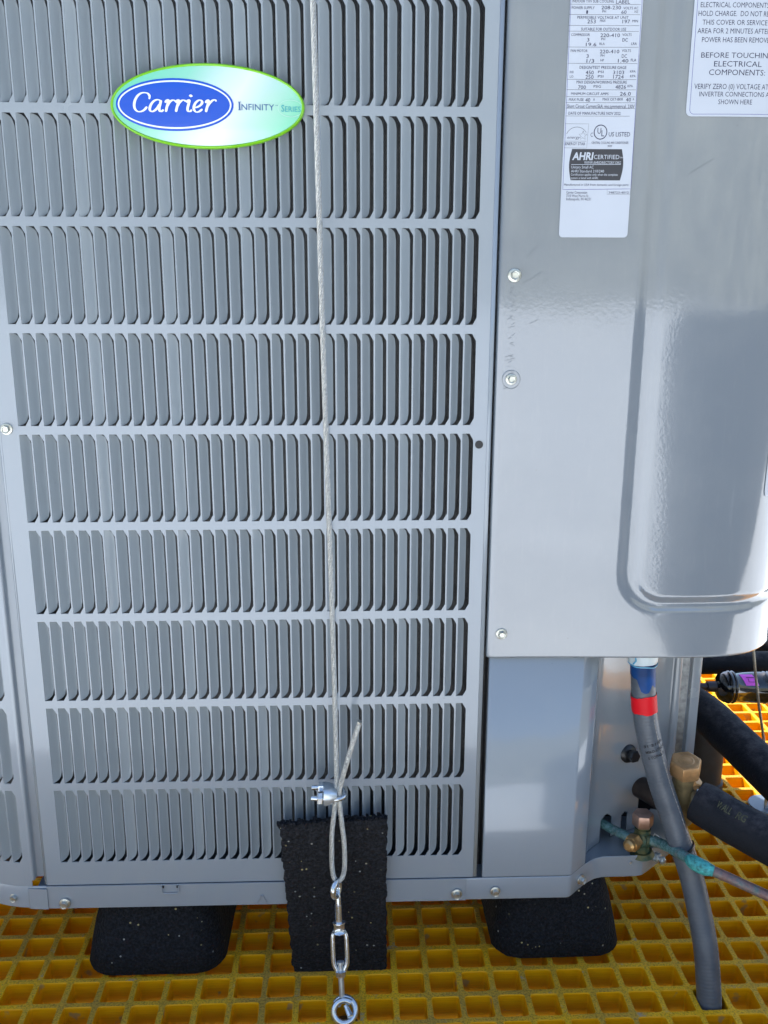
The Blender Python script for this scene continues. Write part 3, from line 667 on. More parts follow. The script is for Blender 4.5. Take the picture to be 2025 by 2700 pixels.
cover = mesh_obj('control_cover', V, F, M['paint_cover'], AC); finish(cover, smooth=True, angle=50)

# scuffs and grit marks on the cover
random.seed(11)
def scuff(pts, wdt): 
    pass
SC = [[(.4790, .8240), (.4860, .8330)], [(.4745, .7990), (.4840, .8035), (.4925, .8095)], [(.4835, .7600), (.4915, .7640)], [(.4610, .7640), (.4660, .7672)], [(.4600, .7270), (.4680, .7295)], [(.4600, .7235), (.4700, .7262)], [(.4590, .6950), (.4640, .6970)], [(.6300, .9010), (.6520, .9140)]]
SC += [[(.4655+random.uniform(-.003, .004), z), (.4655+random.uniform(-.003, .004), z-random.uniform(.0010, .0025))] for z in [.795-.0043*i+random.uniform(-.002, .002) for i in range(22)]]
SC += [[(x, z), (x+random.uniform(-.0008, .0008), z-random.uniform(.001, .012))] for x, z in [(random.uniform(.50, .58), random.uniform(.62, .73)) for i in range(0)]]
# ------------------------------------------------------------------ screws
def screw(pos, parent, nrm=(0, -1, 0), s=1.0, mat='zinc_dull', roll=0):
    mb = MB()
    V, F = lathe([(.0066*s, 0), (.0068*s, .0006), (.0064*s, .0014), (.0052*s, .0018)], n=24); mb.add(place(V, pos, nrm, roll), F)
    V, F = lathe([(.0046*s, .0016), (.0046*s, .0056), (.0042*s, .0062), (.0034*s, .0060), (.0030*s, .0052)], n=6); mb.add(place(V, pos, nrm, roll+.3), F)
    return mb.obj('screw', M[mat], parent, smooth=True, angle=30)
screw((.4665, -.0031, .8062), cover, roll=.2)
screw((.4669, -.0032, .7051), cover, s=.86, roll=.6)
screw((.4669, -.0031, .4313), cover, s=.93, roll=.9)
r_ = MB(); r_.tube([(.4669+.0092*math.cos(a*math.pi/12), -.0031, .7048+.0092*math.sin(a*math.pi/12)) for a in range(25)], .0005, 6, False); r_.obj('pressed_ring', M['paint_cover'], cover, smooth=True)
screw((-.0399, 0, .6553), guard, s=.9, roll=.4)
screw((-.0861, .0048, .1092), pan, nrm=(-.12, -.99, 0), s=.88, roll=.1)
screw((-.0267, -.0032, .1053), pan, s=.93, roll=.8)
screw((.4256, -.0035, .1074), pan, s=.93, roll=.5)
screw((.4712, -.0022, .1089), pan, s=.88, roll=.0)
screw((.5760, .0150, .1095), pan, nrm=(.62, -.78, 0), s=.9, roll=.3)
hl = MB(); V, F = lathe([(.0042, 0), (.0042, .0004)], n=20); hl.add(place(V, (.4369, -.0003, .6380), (0, -1, 0)), F); hl.obj('screw_hole', M['coil'], guard)
b2 = MB(); o_ = (.6800, .0545, .1105); d_ = (.62, -.78, 0)
V, F = lathe([(.0062, 0), (.0062, .0014)], n=20); b2.add(place(V, o_, d_), F)
V, F = hexprism(.0062, .0014, .0055); b2.add(place(V, o_, d_), F)
V, F = lathe([(.0030, .005), (.0030, .0125), (.0022, .0132)], n=14); b2.add(place(V, o_, d_), F)
V, F = hexprism(.0050, .0075, .0115); b2.add(place(V, o_, d_), F)
b2.obj('bracket_bolt', M['zinc'], pan, smooth=True, angle=30)
b2 = MB(); V, F = lathe([(.0018, 0), (.0018, .001)], n=12); b2.add(place(V, (.6420, .0346, .1170), (0, -1, 0)), F); b2.obj('rivet', M['zinc'], pan)

# ------------------------------------------------------------------ printed text and labels
def text_mesh(s, bold=0.0):
    c = bpy.data.curves.new('t', 'FONT'); c.body = s; c.size = 1; c.resolution_u = 2; c.offset = bold
    o = bpy.data.objects.new('t', c); me = bpy.data.meshes.new_from_object(o)
    V = [v.co.copy() for v in me.vertices]; F = [tuple(p.vertices) for p in me.polygons]
    bpy.data.objects.remove(o); bpy.data.curves.remove(c); bpy.data.meshes.remove(me)
    return V, F
def fit_text(mb, s, x0, x1, z0, h, surf, bold=0.0, slant=0.0):
    V, F = text_mesh(s, bold)
    if not V: return
    xa = min(v.x for v in V); xb = max(v.x for v in V)
    cap = .70
    out = []
    for v in V:
        x = x0+(v.x-xa)/(xb-xa)*(x1-x0)+slant*v.y/cap*h; z = z0+v.y/cap*h; out.append((x, surf(x, z), z))
    mb.add(out, F)
def surf_patch(mb, outline_fn, x0, x1, z0, z1, off, nx, nz, surf, rc=.004):
    """rounded rectangle patch that follows a surface"""
    V = []; F = []
    for j in range(nz+1):
        for i in range(nx+1):
            x = x0+(x1-x0)*i/nx; z = z0+(z1-z0)*j/nz
            for cx, cz in ((x0+rc, z0+rc), (x1-rc, z0+rc), (x0+rc, z1-rc), (x1-rc, z1-rc)):
                sx = -1 if cx < (x0+x1)/2 else 1; sz = -1 if cz < (z0+z1)/2 else 1
                if (x-cx)*sx > 0 and (z-cz)*sz > 0:
                    u, w_ = x-cx, z-cz; m = max(abs(u), abs(w_)); l = math.hypot(u, w_)
                    if l > 0: x, z = cx+u*m/l, cz+w_*m/l
            V.append((x, surf(x, z)-off, z))
    n = nx+1
    for j in range(nz):
        for i in range(nx): F.append((j*n+i, j*n+i+1, (j+1)*n+i+1, (j+1)*n+i))
    mb.add(V, F)
def line(mb, pts, wdt, surf, off):
    """flat ribbon through x,z points"""
    q = []
    for a, b_ in zip(pts[:-1], pts[1:]):
        L = math.hypot(b_[0]-a[0], b_[1]-a[1]); m_ = max(1, int(L/.006))
        for k in range(m_): q.append((a[0]+(b_[0]-a[0])*k/m_, a[1]+(b_[1]-a[1])*k/m_))
    q.append(pts[-1]); V = []; F = []
    for i, (x, z) in enumerate(q):
        a, b_ = q[max(i-1, 0)], q[min(i+1, len(q)-1)]; dx, dz = b_[0]-a[0], b_[1]-a[1]; l = math.hypot(dx, dz) or 1
        nx, nz = -dz/l*wdt/2, dx/l*wdt/2
        for s_ in (1, -1):
            X, Z = x+s_*nx, z+s_*nz; V.append((X, surf(X, Z)-off, Z))
    for i in range(len(q)-1): F.append((2*i+1, 2*i+3, 2*i+2, 2*i))
    mb.add(V, F)
cs = lambda x, z: cover_y(x)-.0006      # a hair in front of the cover, over its slight waviness
ct = lambda x, z: cover_y(x)-.0006-.00035
lab = MB(); surf_patch(lab, None, .5080, .5745, .8420, 1.140, .0003, 24, 120, cs, .0035)
rl = lab.obj('rating_label', M['label'], AC); tag(rl, 'tall white rating label with printed rows'); solidify(rl, .0001)
T = MB()
for s, x0, x1, z0, h in T1: fit_text(T, s, x0, x1, z0, h, lambda x, z: ct(x, z)-.0001, bold=0)
tag(T.obj('label_text', M['ink'], rl), kind='stuff')
T = MB()
for z, x1 in ((1.0460, .5725), (1.0375, .5725), (1.0284, .5725), (1.0236, .5725), (1.0103, .5730), (.9965, .5730), (.9828, .5731), (.9740, .5733), (.9680, .5733), (.9629, .5733), (.9579, .5735), (.9512, .5690)):
    line(T, [(.5078+(.0008 if z < 1 else 0), z), (x1, z)], .00028, ct, 0)
line(T, [(.5089, .9444), (.5310, .9444), (.5304, .9230), (.5089, .9232)], .0002, ct, 0)
line(T, [(.5522, .8860), (.5524, .8815), (.5745, .8817), (.5745, .8860)], .0002, ct, 0)
line(T, [(.5097, .9291), (.5296, .9292)], .00025, ct, 0)
# the domed arc, the star and the written word of the small energy mark
line(T, [(.5202+.0103*math.cos(rad(a)), .9318+.0098*math.sin(rad(a))) for a in range(158, 22, -8)], .00035, ct, 0)
star = [(.5262+(.0042 if k % 2 == 0 else .0018)*math.sin(k*math.pi/5), .9340+(.0042 if k % 2 == 0 else .0018)*math.cos(k*math.pi/5)) for k in range(11)]
line(T, star, .0003, ct, 0)
T.obj('label_rules', M['ink_grey'], rl)
T = MB(); line(T, [(.5080, 1.139), (.5096, .8858), (.5746, .8866), (.5730, 1.139)], .0004, ct, 0)
T.obj('label_border', M['blue_line'], rl)
T = MB(); fit_text(T, 'energy', .5112, .5232, .9313, .0026, ct, 0, .35)
line(T, [(.5426+.0060*math.cos(rad(a)), .9372+.0062*math.sin(rad(a))) for a in range(0, 361, 12)], .0008, ct, 0)
T.obj('certification_mark', M['ink'], rl)
T = MB(); V = []; F = []; K = 10
for k in range(K+1):
    t_ = k/K; z = .8942+(.9222-.8942)*t_; bow = .0022*math.sin(math.pi*t_)
    xl, xr = .5166-bow, .5638+bow
    for i in range(9): x = xl+(xr-xl)*i/8; V.append((x, ct(x, z), z))
for k in range(K):
    for i in range(8): F.append((k*9+i, k*9+i+1, (k+1)*9+i+1, (k+1)*9+i))
T.add(V, F); blk = T.obj('certified_plate', M['ink_grey'], rl)
T = MB(); c2 = lambda x, z: ct(x, z)-.0003
for s, x0, x1, z0, h in T1W: fit_text(T, s, x0, x1, z0, h, c2, bold=0 if h < .006 else .03, slant=.12 if s == 'AHRI' else 0)
line(T, [(.5164, .9083), (.5635, .9086)], .0004, c2, 0); T.obj('certified_text', M['label'], rl)
lab = MB(); surf_patch(lab, None, .6215, .7320, .9512, 1.135, .0003, 40, 60, cs, .0050)
wl = lab.obj('warning_label', M['label'], AC); tag(wl, 'large white warning label about electrical components'); solidify(wl, .0001)
T = MB()
for s, x0, x1, z0, h in T2: fit_text(T, s, x0, x1, z0, h, ct, bold=0)
for s, z in (('CAUTION', 1.066), ('MAY', 1.054)): fit_text(T, s, .645, .70, z, .0045, ct) if False else None
T.obj('warning_text', M['ink'], wl)
T = MB(); q = [(.6238, 1.1345), (.6250, .9575)]+[(.6290-.0040*math.cos(rad(a)), .9572-.0040*math.sin(rad(a))) for a in range(0, 91, 15)]+[(.7290, .9536), (.7300, 1.1345)]
line(T, q, .0004, ct, 0); T.obj('label_border', M['blue_line'], wl)
lab = MB(); surf_patch(lab, None, .7415, .7780, .5810, .6900, .0004, 20, 20, cs, .004); o = lab.obj('side_label', M['label'], AC); solidify(o, .0001)

sc_m = MB()
for q in SC: line(sc_m, q, .00028, ct, -.0002)
o = sc_m.obj('scuff_marks', simple('scuffed_paint', (.15, .17, .19), .5), cover); tag(o, kind='stuff')
# ------------------------------------------------------------------ oval badge
BX, BZ, BA, BB = .1752, .9561, .0892, .0368
def dome(x, z):
    r2 = ((x-BX)/BA)**2+((z-BZ)/BB)**2; return -(.0070+.0030*max(0, 1-r2))
def ell(mb, rings, n=96):
    V = []; F = []
    for k, (a, b_, y) in enumerate(rings):
        for i in range(n): t_ = 2*math.pi*i/n; V.append((BX+a*math.cos(t_), y, BZ+b_*math.sin(t_)))
    for k in range(len(rings)-1):
        for i in range(n): i2 = (i+1) % n; F.append((k*n+i2, k*n+i, (k+1)*n+i, (k+1)*n+i2))
    return V, F
def ell_off(d, y): return (BA-d, BB-d, y)
mb = MB(); V, F = ell(mb, [ell_off(.0010, -.0005), ell_off(0, -.0015), ell_off(0, -.0060), ell_off(.0005, -.0074), ell_off(.0015, -.0082), ell_off(.0025, -.0076), ell_off(.0027, -.0066)]); mb.add(V, F)
badge = mb.obj('badge', M['badge_rim'], AC, smooth=True, angle=70); tag(badge, 'glossy oval name badge with green rim and blue oval')
def disc_on_dome(cx, cz, a, b_, off, a_in=0, b_in=0, nr=7, n=72):
    V = []; F = []
    for k in range(nr+1):
        t_ = k/nr
        for i in range(n):
            th = 2*math.pi*i/n; ra = a_in+(a-a_in)*t_; rb = b_in+(b_-b_in)*t_
            x, z = cx+ra*math.cos(th), cz+rb*math.sin(th); V.append((x, dome(x, z)-off, z))
    for k in range(nr):
        for i in range(n): i2 = (i+1) % n; F.append((k*n+i, k*n+i2, (k+1)*n+i2, (k+1)*n+i))
    mb = MB(); mb.add(V, F); return mb
disc_on_dome(BX, BZ, BA-.0024, BB-.0024, -.0002).obj('badge_field', M['badge_field'], badge, smooth=True)
OX, OZ, OA, OB = .1453, .9568, .0540, .0226
disc_on_dome(OX, OZ, OA, OB, .0001).obj('blue_oval', M['blue_oval'], badge, smooth=True)
disc_on_dome(OX, OZ, OA-.0019, OB-.0019, .00028, OA-.0033, OB-.0033, nr=1).obj('white_ring', M['badge_white'], badge)
def cp2(u, v): return (.0865+(u/1.952-293)/509*.1774, .9926-(v/1.952-167)/225*.073)
letters = [
 [(773,514),(776,500),(768,486),(752,481),(733,484),(714,498),(700,520),(694,545),(698,566),(712,578),(730,577),(746,568),(760,553)],
 [(832,524),(818,517),(800,522),(785,536),(775,555),(774,570),(783,578),(797,573),(812,560),(826,540)],
 [(834,519),(828,540),(822,562),(825,576),(834,576),(844,568)],
 [(854,532),(862,522),(871,518),(868,536),(861,558),(855,579)],[(863,552),(873,535),(886,522),(899,519),(906,525)],
 [(908,532),(915,522),(924,518),(920,536),(913,558),(907,579)],[(915,552),(926,534),(940,521),(953,519),(960,526)],
 [(963,531),(971,521),(979,518),(975,536),(968,560),(970,575),(980,576),(990,568)],[(981,500),(986,493),(991,498),(984,501)],
 [(1004,557),(1020,553),(1036,543),(1044,530),(1038,519),(1025,520),(1010,533),(1001,552),(1001,568),(1011,579),(1026,577),(1044,564)],
 [(1060,532),(1069,521),(1077,518),(1074,536),(1067,558),(1061,579)],[(1069,552),(1082,534),(1097,520),(1110,516),(1117,524)]]
mb = MB(); lvl = .0003
for st in letters:
    st3 = smooth_path([Vector((a, b_, 0)) for a, b_ in st], 3.0); V = []; F = []; n = len(st3)
    for i, p in enumerate(st3):
        a, b_ = st3[max(i-1, 0)], st3[min(i+1, n-1)]; d = (b_-a); ang = math.atan2(d.y, d.x)
        wd = 5.2+8.4*abs(math.sin(ang-rad(8)))**1.3
        if st[0] == (773,514) and i < 5: wd = 10
        e_ = min(i, n-1-i); wd *= min(1, .62+.2*e_)
        nx, ny = -math.sin(ang)*wd/2, math.cos(ang)*wd/2
        for s_ in (1, -1):
            x, z = cp2(p.x+s_*nx, p.y+s_*ny); V.append((x, dome(x, z)-lvl, z))
    for i in range(n-1): F.append((2*i, 2*i+2, 2*i+3, 2*i+1))
    mb.add(V, F); lvl += .00003
mb.obj('script_lettering', M['badge_white'], badge)
def bt(mb, s, ua, ub, va, vb_, bold=.0):
    x0, zt_ = cp2(ua, va); x1, z0 = cp2(ub, vb_); fit_text(mb, s, x0, x1, z0, zt_-z0, lambda x, z: dome(x, z)-.0003, bold)
mb = MB(); bt(mb, 'I', 1230, 1238, 525, 566, .012); bt(mb, 'NFINITY', 1244, 1412, 534, 566, .0)
for u in (1227,): 
    for v_ in (525, 566): line(mb, [cp2(u, v_), cp2(u+15, v_)], .0005, lambda x, z: dome(x, z)-.00035, 0)
bt(mb, 'TM', 1418, 1430, 537, 543); mb.obj('series_name', M['navy_print'], badge)
mb = MB(); bt(mb, 'S', 1448, 1464, 536, 571, .012); bt(mb, 'ERIES', 1467, 1548, 543, 571, .006)
mb.obj('series_word', M['mint_print'], badge)
mb = MB(); ex, ez = cp2(1496, 554); line(mb, [(ex+.0115*math.cos(rad(a)), ez+.0072*math.sin(rad(a))) for a in range(20, 341, 10)], .0004, lambda x, z: dome(x, z)-.00033, 0)
mb.obj('series_outline', simple('pale_print', (.45, .70, .62), .4, coat=1), badge)
# ------------------------------------------------------------------ service valves
def cyl(mb, a, b_, r0, r1=None, n=20):
    mb.tube([a, b_], [r0, r0 if r1 is None else r1], n)
sv = empty('suction_valve', (.699, .04, .20)); sv.parent = AC; sv.location = Vector((.699, .04, .20))-AC.location
mb = MB(); ax0, ax1 = Vector((.6985, .0350, .2530)), Vector((.7035, .0470, .1820)); ad = (ax0-ax1).normalized()
V, F = hexprism(.0192, 0, .0190, .07); V = place(V, ax0-ad*.0185, ad, .45); mb.add(V, F)
V, F = lathe([(.0156, .0191), (.0148, .0197), (.0095, .0194), (.0088, .0199), (.0058, .0196), (.0042, .0200)], n=28); mb.add(place(V, ax0-ad*.0185, ad), F)
mb.obj('valve_cap', M['brass'], sv, smooth=True, angle=25, bevel=.0006)
mb = MB(); cyl(mb, ax0-ad*.018, ax1-ad*.010, .0142, .0128, 28); cyl(mb, ax1+ad*.002, (.716, .0330, .1995), .0100)
cyl(mb, ax1, ax1-ad*.016, .0140, .0140, 24)
V, F = lathe([(.0118, 0), (.0152, .001), (.0160, .003), (.0152, .0055), (.0120, .0065)], n=28); mb.add(place(V, (.7068, .0352, .2010), (.95, -.30, -.05)), F)
mb.obj('valve_body', M['brass_body'], sv, smooth=True, angle=35)
mb = MB(); V, F = lathe([(.0150, 0), (.0158, .0012), (.0150, .0026)], n=28); mb.add(place(V, (.7128, .0334, .2006), (.95, -.30, -.05)), F)
mb.obj('union_ring', M['zinc'], sv, smooth=True)
mb = MB(); V, F = hexprism(.0068, 0, .012); mb.add(place(V, (.7085, .0350, .2195), (.35, -.35, .75), .2), F)
mb.obj('port_cap', M['brass'], sv, smooth=True, angle=25)
mb = MB(); mb.tube([(.7125, .031, .2315), (.7135, .0305, .2375), (.7110, .031, .2400), (.7095, .0315, .2360)], .0009, 8); mb.obj('cap_strap', M['zinc'], sv, smooth=True)
mb = MB(); cyl(mb, (.6150, .230, .1650), (.6950, .0450, .1850), .0140, n=24); mb.obj('suction_stub', simple('dull_copper_stub', (.05, .035, .028), .5, metal=.4, noise_amt=.4), sv, smooth=True)
mb = MB()
pts = [(.6690, .0740, .1210), (.6690, .0740, .155), (.6740, .0700, .1670), (.6850, .0600, .1715), (.6930, .0530, .1665), (.6940, .0520, .1560), (.6900, .0555, .1490), (.6970, .0490, .1320), (.6970, .0490, .1210)]
mb.add([p for p in pts]+[(p[0]+.0006, p[1]+.0014, p[2]) for p in pts], [tuple(range(len(pts))), tuple(range(2*len(pts)-1, len(pts)-1, -1))]+[(i, (i+1) % len(pts), len(pts)+(i+1) % len(pts), len(pts)+i) for i in range(len(pts))])
mb.obj('valve_bracket', M['paint'], sv)

lv = empty('liquid_valve', (.657, .045, .15)); lv.parent = AC; lv.location = Vector((.657, .045, .15))-AC.location
mb = MB(); V, F = hexprism(.0128, 0, .0165, .08); mb.add(place(V, (.6566, .0450, .1615), (-.03, 0, 1), .35), F); mb.obj('valve_cap', simple('pink_brass_cap', (.40, .25, .19), .36, metal=.7, noise_amt=.35, nscale=60, bumpd=.0004), lv, smooth=True, angle=25, bevel=.0005)
mb = MB(); cyl(mb, (.6568, .0450, .1660), (.6584, .0450, .1240), .0082, .0088, 24); cyl(mb, (.6570, .0450, .1530), (.6572, .0450, .1580), .0098, .0098)
cyl(mb, (.6574, .0450, .1420), (.6740, .0370, .1430), .0072, .0066); cyl(mb, (.6574, .0450, .1420), (.6440, .0330, .1455), .0070, .0066)
V, F = lathe([(.0090, -.010), (.0108, -.004), (.0112, .003), (.0095, .009)], n=20); mb.add(place(V, (.6576, .0450, .1430), (.9, -.35, 0)), F)
V, F = lathe([(.0085, -.0), (.0102, .002), (.0102, .006), (.0080, .008)], n=20); mb.add(place(V, (.6550, .0430, .1440), (-.7, -.7, .15)), F)
cyl(mb, (.6584, .045, .127), (.6590, .045, .1215), .0120, .0150, 20)
mb.obj('valve_body', M['green_brass'], lv, smooth=True, angle=45)
mb = MB(); V, F = hexprism(.0098, 0, .0150, .08); V2 = place(V, (.6462, .0350, .1470), (-.68, -.72, .12), .2); mb.add(V2, F)
V, F = lathe([(.0078, .0150), (.0070, .0195), (.0040, .0215)], n=18); mb.add(place(V, (.6462, .0350, .1470), (-.68, -.72, .12)), F)
mb.obj('port_cap', simple('gold_brass_cap', (.52, .33, .14), .33, metal=.75, noise_amt=.3, nscale=70, bumpd=.0003), lv, smooth=True, angle=25)
mb = MB(); mb.tube([(.668, .038, .150), (.669, .036, .1555), (.672, .035, .1535), (.678, .033, .150)], .0007, 6); mb.obj('cap_strap', M['zinc'], lv, smooth=True)
mb = MB(); mb.tube(smooth_path([(.600, .110, .1440), (.6160, .0820, .1425), (.6300, .0630, .1420), (.6440, .0500, .1420), (.6560, .0455, .1420)], .004), .0058, 16); mb.obj('liquid_stub', M['verdigris'], lv, smooth=True)

# copper liquid line
ct_ = empty('copper_tube', (.72, 0, .132)); tag(ct_, 'thin copper tube with a bright green corroded joint running right from the small valve', 'copper tube')
TP = [(.6652, .0400, .1440), (.6757, .0280, .1467), (.6864, -.0100, .1576), (.6942, -.0300, .1607), (.7029, -.0380, .1598), (.7168, -.0450, .1573), (.7605, -.0700, .1473), (.7916, -.0900, .1414), (.86, -.14, .135), (.93, -.2, .13)]
sp = smooth_path(TP, .004); k1 = next(i for i, p in enumerate(sp) if p.x > .6905); k2 = next(i for i, p in enumerate(sp) if p.x > .7050)
mb = MB(); mb.tube(sp[:k1+1], .0062, 18); mb.obj('tube_end', M['verdigris'], ct_, smooth=True)
mb = MB(); mb.tube(sp[k2-1:], .0058, 18); mb.obj('tube_run', M['copper_mid'], ct_, smooth=True)
j_ = sp[k1-1:k2+2]; nj = len(j_)
mb = MB(); P3, T3, N3 = frames(j_); V = []; F = []
for i in range(nj):
    b_ = T3[i].cross(N3[i])
    for k in range(18):
        a = 2*math.pi*k/18; t_ = i/(nj-1); r = .0062+.0024*math.sin(math.pi*min(1, t_*1.05))**.7+.0005*noise.noise(Vector((i*1.1, k*.9, 1)))
        V.append(P3[i]+(N3[i]*math.cos(a)+b_*math.sin(a))*r)
for i in range(nj-1):
    for k in range(18): k2_ = (k+1) % 18; F.append((i*18+k, i*18+k2_, (i+1)*18+k2_, (i+1)*18+k))
F.append(tuple(range(17, -1, -1))); F.append(tuple((nj-1)*18+k for k in range(18)))
mb.add(V, F); mb.obj('corroded_joint', M['joint_green'], ct_, smooth=True, angle=80)

# ------------------------------------------------------------------ flexible conduit
fc = empty('flexible_conduit', (.70, -.02, .15)); tag(fc, 'grey flexible conduit with blue stain and red tape going down through the yellow grating', 'conduit')
CPt = [(.6383, .0410, .4300), (.6386, .0400, .3869), (.6417, .0360, .3391), (.6462, .0340, .3064), (.6540, .0310, .2738), (.6660, .0260, .2320), (.6786, .0200, .1954), (.6873, .0140, .1688), (.7017, .0000, .1273), (.7087, -.0180, .0893), (.7130, -.0360, .0522), (.7146, -.0500, .0124), (.7146, -.0568, -.0099), (.7150, -.0575, -.0400), (.7150, -.0575, -.1100)]
sp = smooth_path(CPt, .0008); L = [0]
for a, b_ in zip(sp[:-1], sp[1:]): L.append(L[-1]+(b_-a).length)
def conduit_r(l): 
    m_ = l % .0042/.0042
    return .01385+.00007*math.sin(2*math.pi*m_)
def seg_of(z0, z1): return [i for i, p in enumerate(sp) if z1 <= p.z <= z0]
mb = MB(); mb.tube(sp, [conduit_r(l) for l in L], 28); mb.obj('conduit_jacket', M['conduit'], fc, smooth=True, angle=80)
FR = frames(sp)
def sleeve(name, z0f, z1f, extra, mat, amin=0, amax=360):
    """sleeve on the conduit between two (angle dependent) heights"""
    P, T, NN = FR; V = []; F = []; K = 40; cols_ = []
    for k in range(K+1):
        a = rad(amin+(amax-amin)*k/K); col = []
        za, zb_ = z0f(a), z1f(a)
        for q in range(9):
            z = za+(zb_-za)*q/8
            i = min(range(len(P)), key=lambda n_: abs(P[n_].z-z)); b_ = T[i].cross(NN[i])
            # angle measured so that -90 degrees faces -Y
            d = Vector((math.cos(a), math.sin(a), 0)); d = (d-T[i]*d.dot(T[i])).normalized()
            col.append(P[i]+d*(.0140+extra))
        cols_.append(col)
    for col in cols_: V += col
    for k in range(K):
        for q in range(8): F.append((k*9+q, (k+1)*9+q, (k+1)*9+q+1, k*9+q+1))
    mb = MB(); mb.add(V, F); return mb.obj(name, M[mat], fc, smooth=True)
sleeve('red_tape', lambda a: .3395+.0010*math.cos(a)+.0009*math.sin(3*a), lambda a: .3190-.0010*math.cos(a)+.0006*math.sin(5*a), .0007, 'red')
sleeve('primer_stain', lambda a: .3800, lambda a: .3640-.0190*math.exp(-((a-rad(262))/.55)**4)-.0150*math.exp(-((a-rad(318))/.4)**2)-.0030*math.exp(-((a-rad(210))/.3)**2), .0002, 'primer')
mb = MB(); mb.tube([(.6385, .0408, .4300), (.6388, .0404, .3840), (.6390, .0400, .3790), (.6392, .0396, .3765)], [.0172, .0172, .0168, .0158], 28); mb.obj('fitting_collar', M['primer_white'], fc, smooth=True, angle=40)
sleeve('stain_drips', lambda a: .3802, lambda a: .3762+.0035*math.sin(a*3+1)+.002*math.sin(a*7), .0034, 'primer') if False else None
mb = MB(); mb.tube([Vector((.6390, .0400, .3768))+Vector((.0163*math.cos(a*math.pi/14), .0163*math.sin(a*math.pi/14), .0006*math.sin(a))) for a in range(29)], .0009, 6, False)
mb.tube([(.6250, .0305, .379), (.6270, .0275, .384), (.6260, .0290, .392)], .0010, 6)
mb.obj('primer_drip', simple('pale_blue_drip', (.10, .38, .62), .3, coat=.5), fc, smooth=True)
# seam line running down the jacket
P, T, NN = FR; q = []
for i in range(0, len(P), 3):
    z = P[i].z
    if z > .312 or z < -.02: continue
    t_ = (.312-z)/.33; a = rad(-62+22*math.sin(t_*2.2)); d = Vector((math.cos(a), math.sin(a), 0)); d = (d-T[i]*d.dot(T[i])).normalized()
    q.append(P[i]+d*.01385)
mb = MB(); mb.tube(q, [.0006+.0003*math.sin(i*1.9) for i in range(len(q))], 6); mb.obj('jacket_seam', M['hose_rib'], fc, smooth=True)
def wrap_text(mb, s, zc, a0, h, wdt, tilt=.0, r=.0144):
    V, F = text_mesh(s, .015); xa = min(v.x for v in V); xb = max(v.x for v in V); out = []
    for v in V:
        u = (v.x-xa)/(xb-xa)*wdt; zz = zc+v.y/.7*h+u*tilt; a = a0+u/r
        i = min(range(0, len(P)), key=lambda n_: abs(P[n_].z-zz)); d = Vector((math.cos(a), math.sin(a), 0)); d = (d-T[i]*d.dot(T[i])).normalized()
        ref = P[i]+T[i]*((zz-P[i].z)/T[i].z if abs(T[i].z) > .3 else 0)
        out.append(ref+d*(r))
    mb.add(out, F)
mb = MB(); wrap_text(mb, '31 21/06', .2795, rad(-138), .0030, .0260, .12); wrap_text(mb, 'MSKD-LFNC-B', .2725, rad(-134), .0030, .0270, .12); wrap_text(mb, 'S TOPAZ 2', .2655, rad(-128), .0030, .0220, .12)
mb.obj('jacket_print', M['hose_text'], fc)
# zip tie
zt = MB(); i = min(range(len(P)), key=lambda n_: abs(P[n_].z-.1540)); d0 = (T[i]+Vector((.12, .1, 0))).normalized(); c0 = P[i]; u0 = d0.cross(Vector((0, 1, 0))).normalized(); v0 = d0.cross(u0)
V = []; F = []
for k in range(33):
    a = 2*math.pi*k/32; d = u0*math.cos(a)+v0*math.sin(a)
    for (rr_, hh) in ((.0144, -.0014), (.0158, -.0014), (.0158, .0014), (.0144, .0014)): V.append(c0+d*rr_+d0*hh)
for k in range(32):
    for m_ in range(4): F.append((k*4+m_, k*4+(m_+1) % 4, (k+1)*4+(m_+1) % 4, (k+1)*4+m_))
zt.add(V, F); tag(zt.obj('zip_tie', M['black_plastic'], None, smooth=True, angle=50), 'small black plastic tie strapped round the grey conduit', 'cable tie')

# ------------------------------------------------------------------ insulated pipes
def pipe(name, pts, r, label, mat='foam', step=.008, n=28, wob=.0005):
    s_ = smooth_path(pts, step); P, T, NN = frames(s_); V = []; F = []
    for i, p in enumerate(P):
        b_ = T[i].cross(NN[i])
        for k in range(n):
            a = 2*math.pi*k/n; rr_ = r+wob*noise.noise(Vector((p.x*30+k*.6, p.y*30, p.z*30)))*1.5
            if i == 0: rr_ -= .0015
            V.append(p+(NN[i]*math.cos(a)+b_*math.sin(a))*rr_)
    for i in range(len(P)-1):
        for k in range(n): k2 = (k+1) % n; F.append((i*n+k, i*n+k2, (i+1)*n+k2, (i+1)*n+k))
    F.append(tuple(range(n-1, -1, -1))); F.append(tuple((len(P)-1)*n+k for k in range(n)))
    o = mesh_obj(name, V, F, M[mat]); finish(o, smooth=True, angle=60); tag(o, label, 'pipe', 'black insulated pipes beside the unit' if mat == 'foam' else None); return o
pA = pipe('insulated_pipe', [(.7140, .0290, .2035), (.7423, .0000, .1960), (.7757, -.0400, .1918), (.7953, -.0680, .1918), (.86, -.15, .193), (.92, -.23, .195)], .0255, 'black foam insulated pipe starting at the large brass valve, nearest the camera')
pipe('insulated_pipe', [(.730, .315, .243), (.7550, .275, .2340), (.7920, .220, .2225), (.8120, .150, .2120), (.8290, .080, .2030), (.848, .0, .1960), (.87, -.09, .190), (.89, -.17, .186)], .0262, 'black foam insulated pipe slanting down from behind the unit to the right edge')
pipe('insulated_pipe', [(.730, .350, .2385), (.80, .350, .2385), (.90, .350, .2370), (1.02, .350, .2350), (1.20, .350, .234)], .0175, 'black insulated pipe running level above the black filter drier')
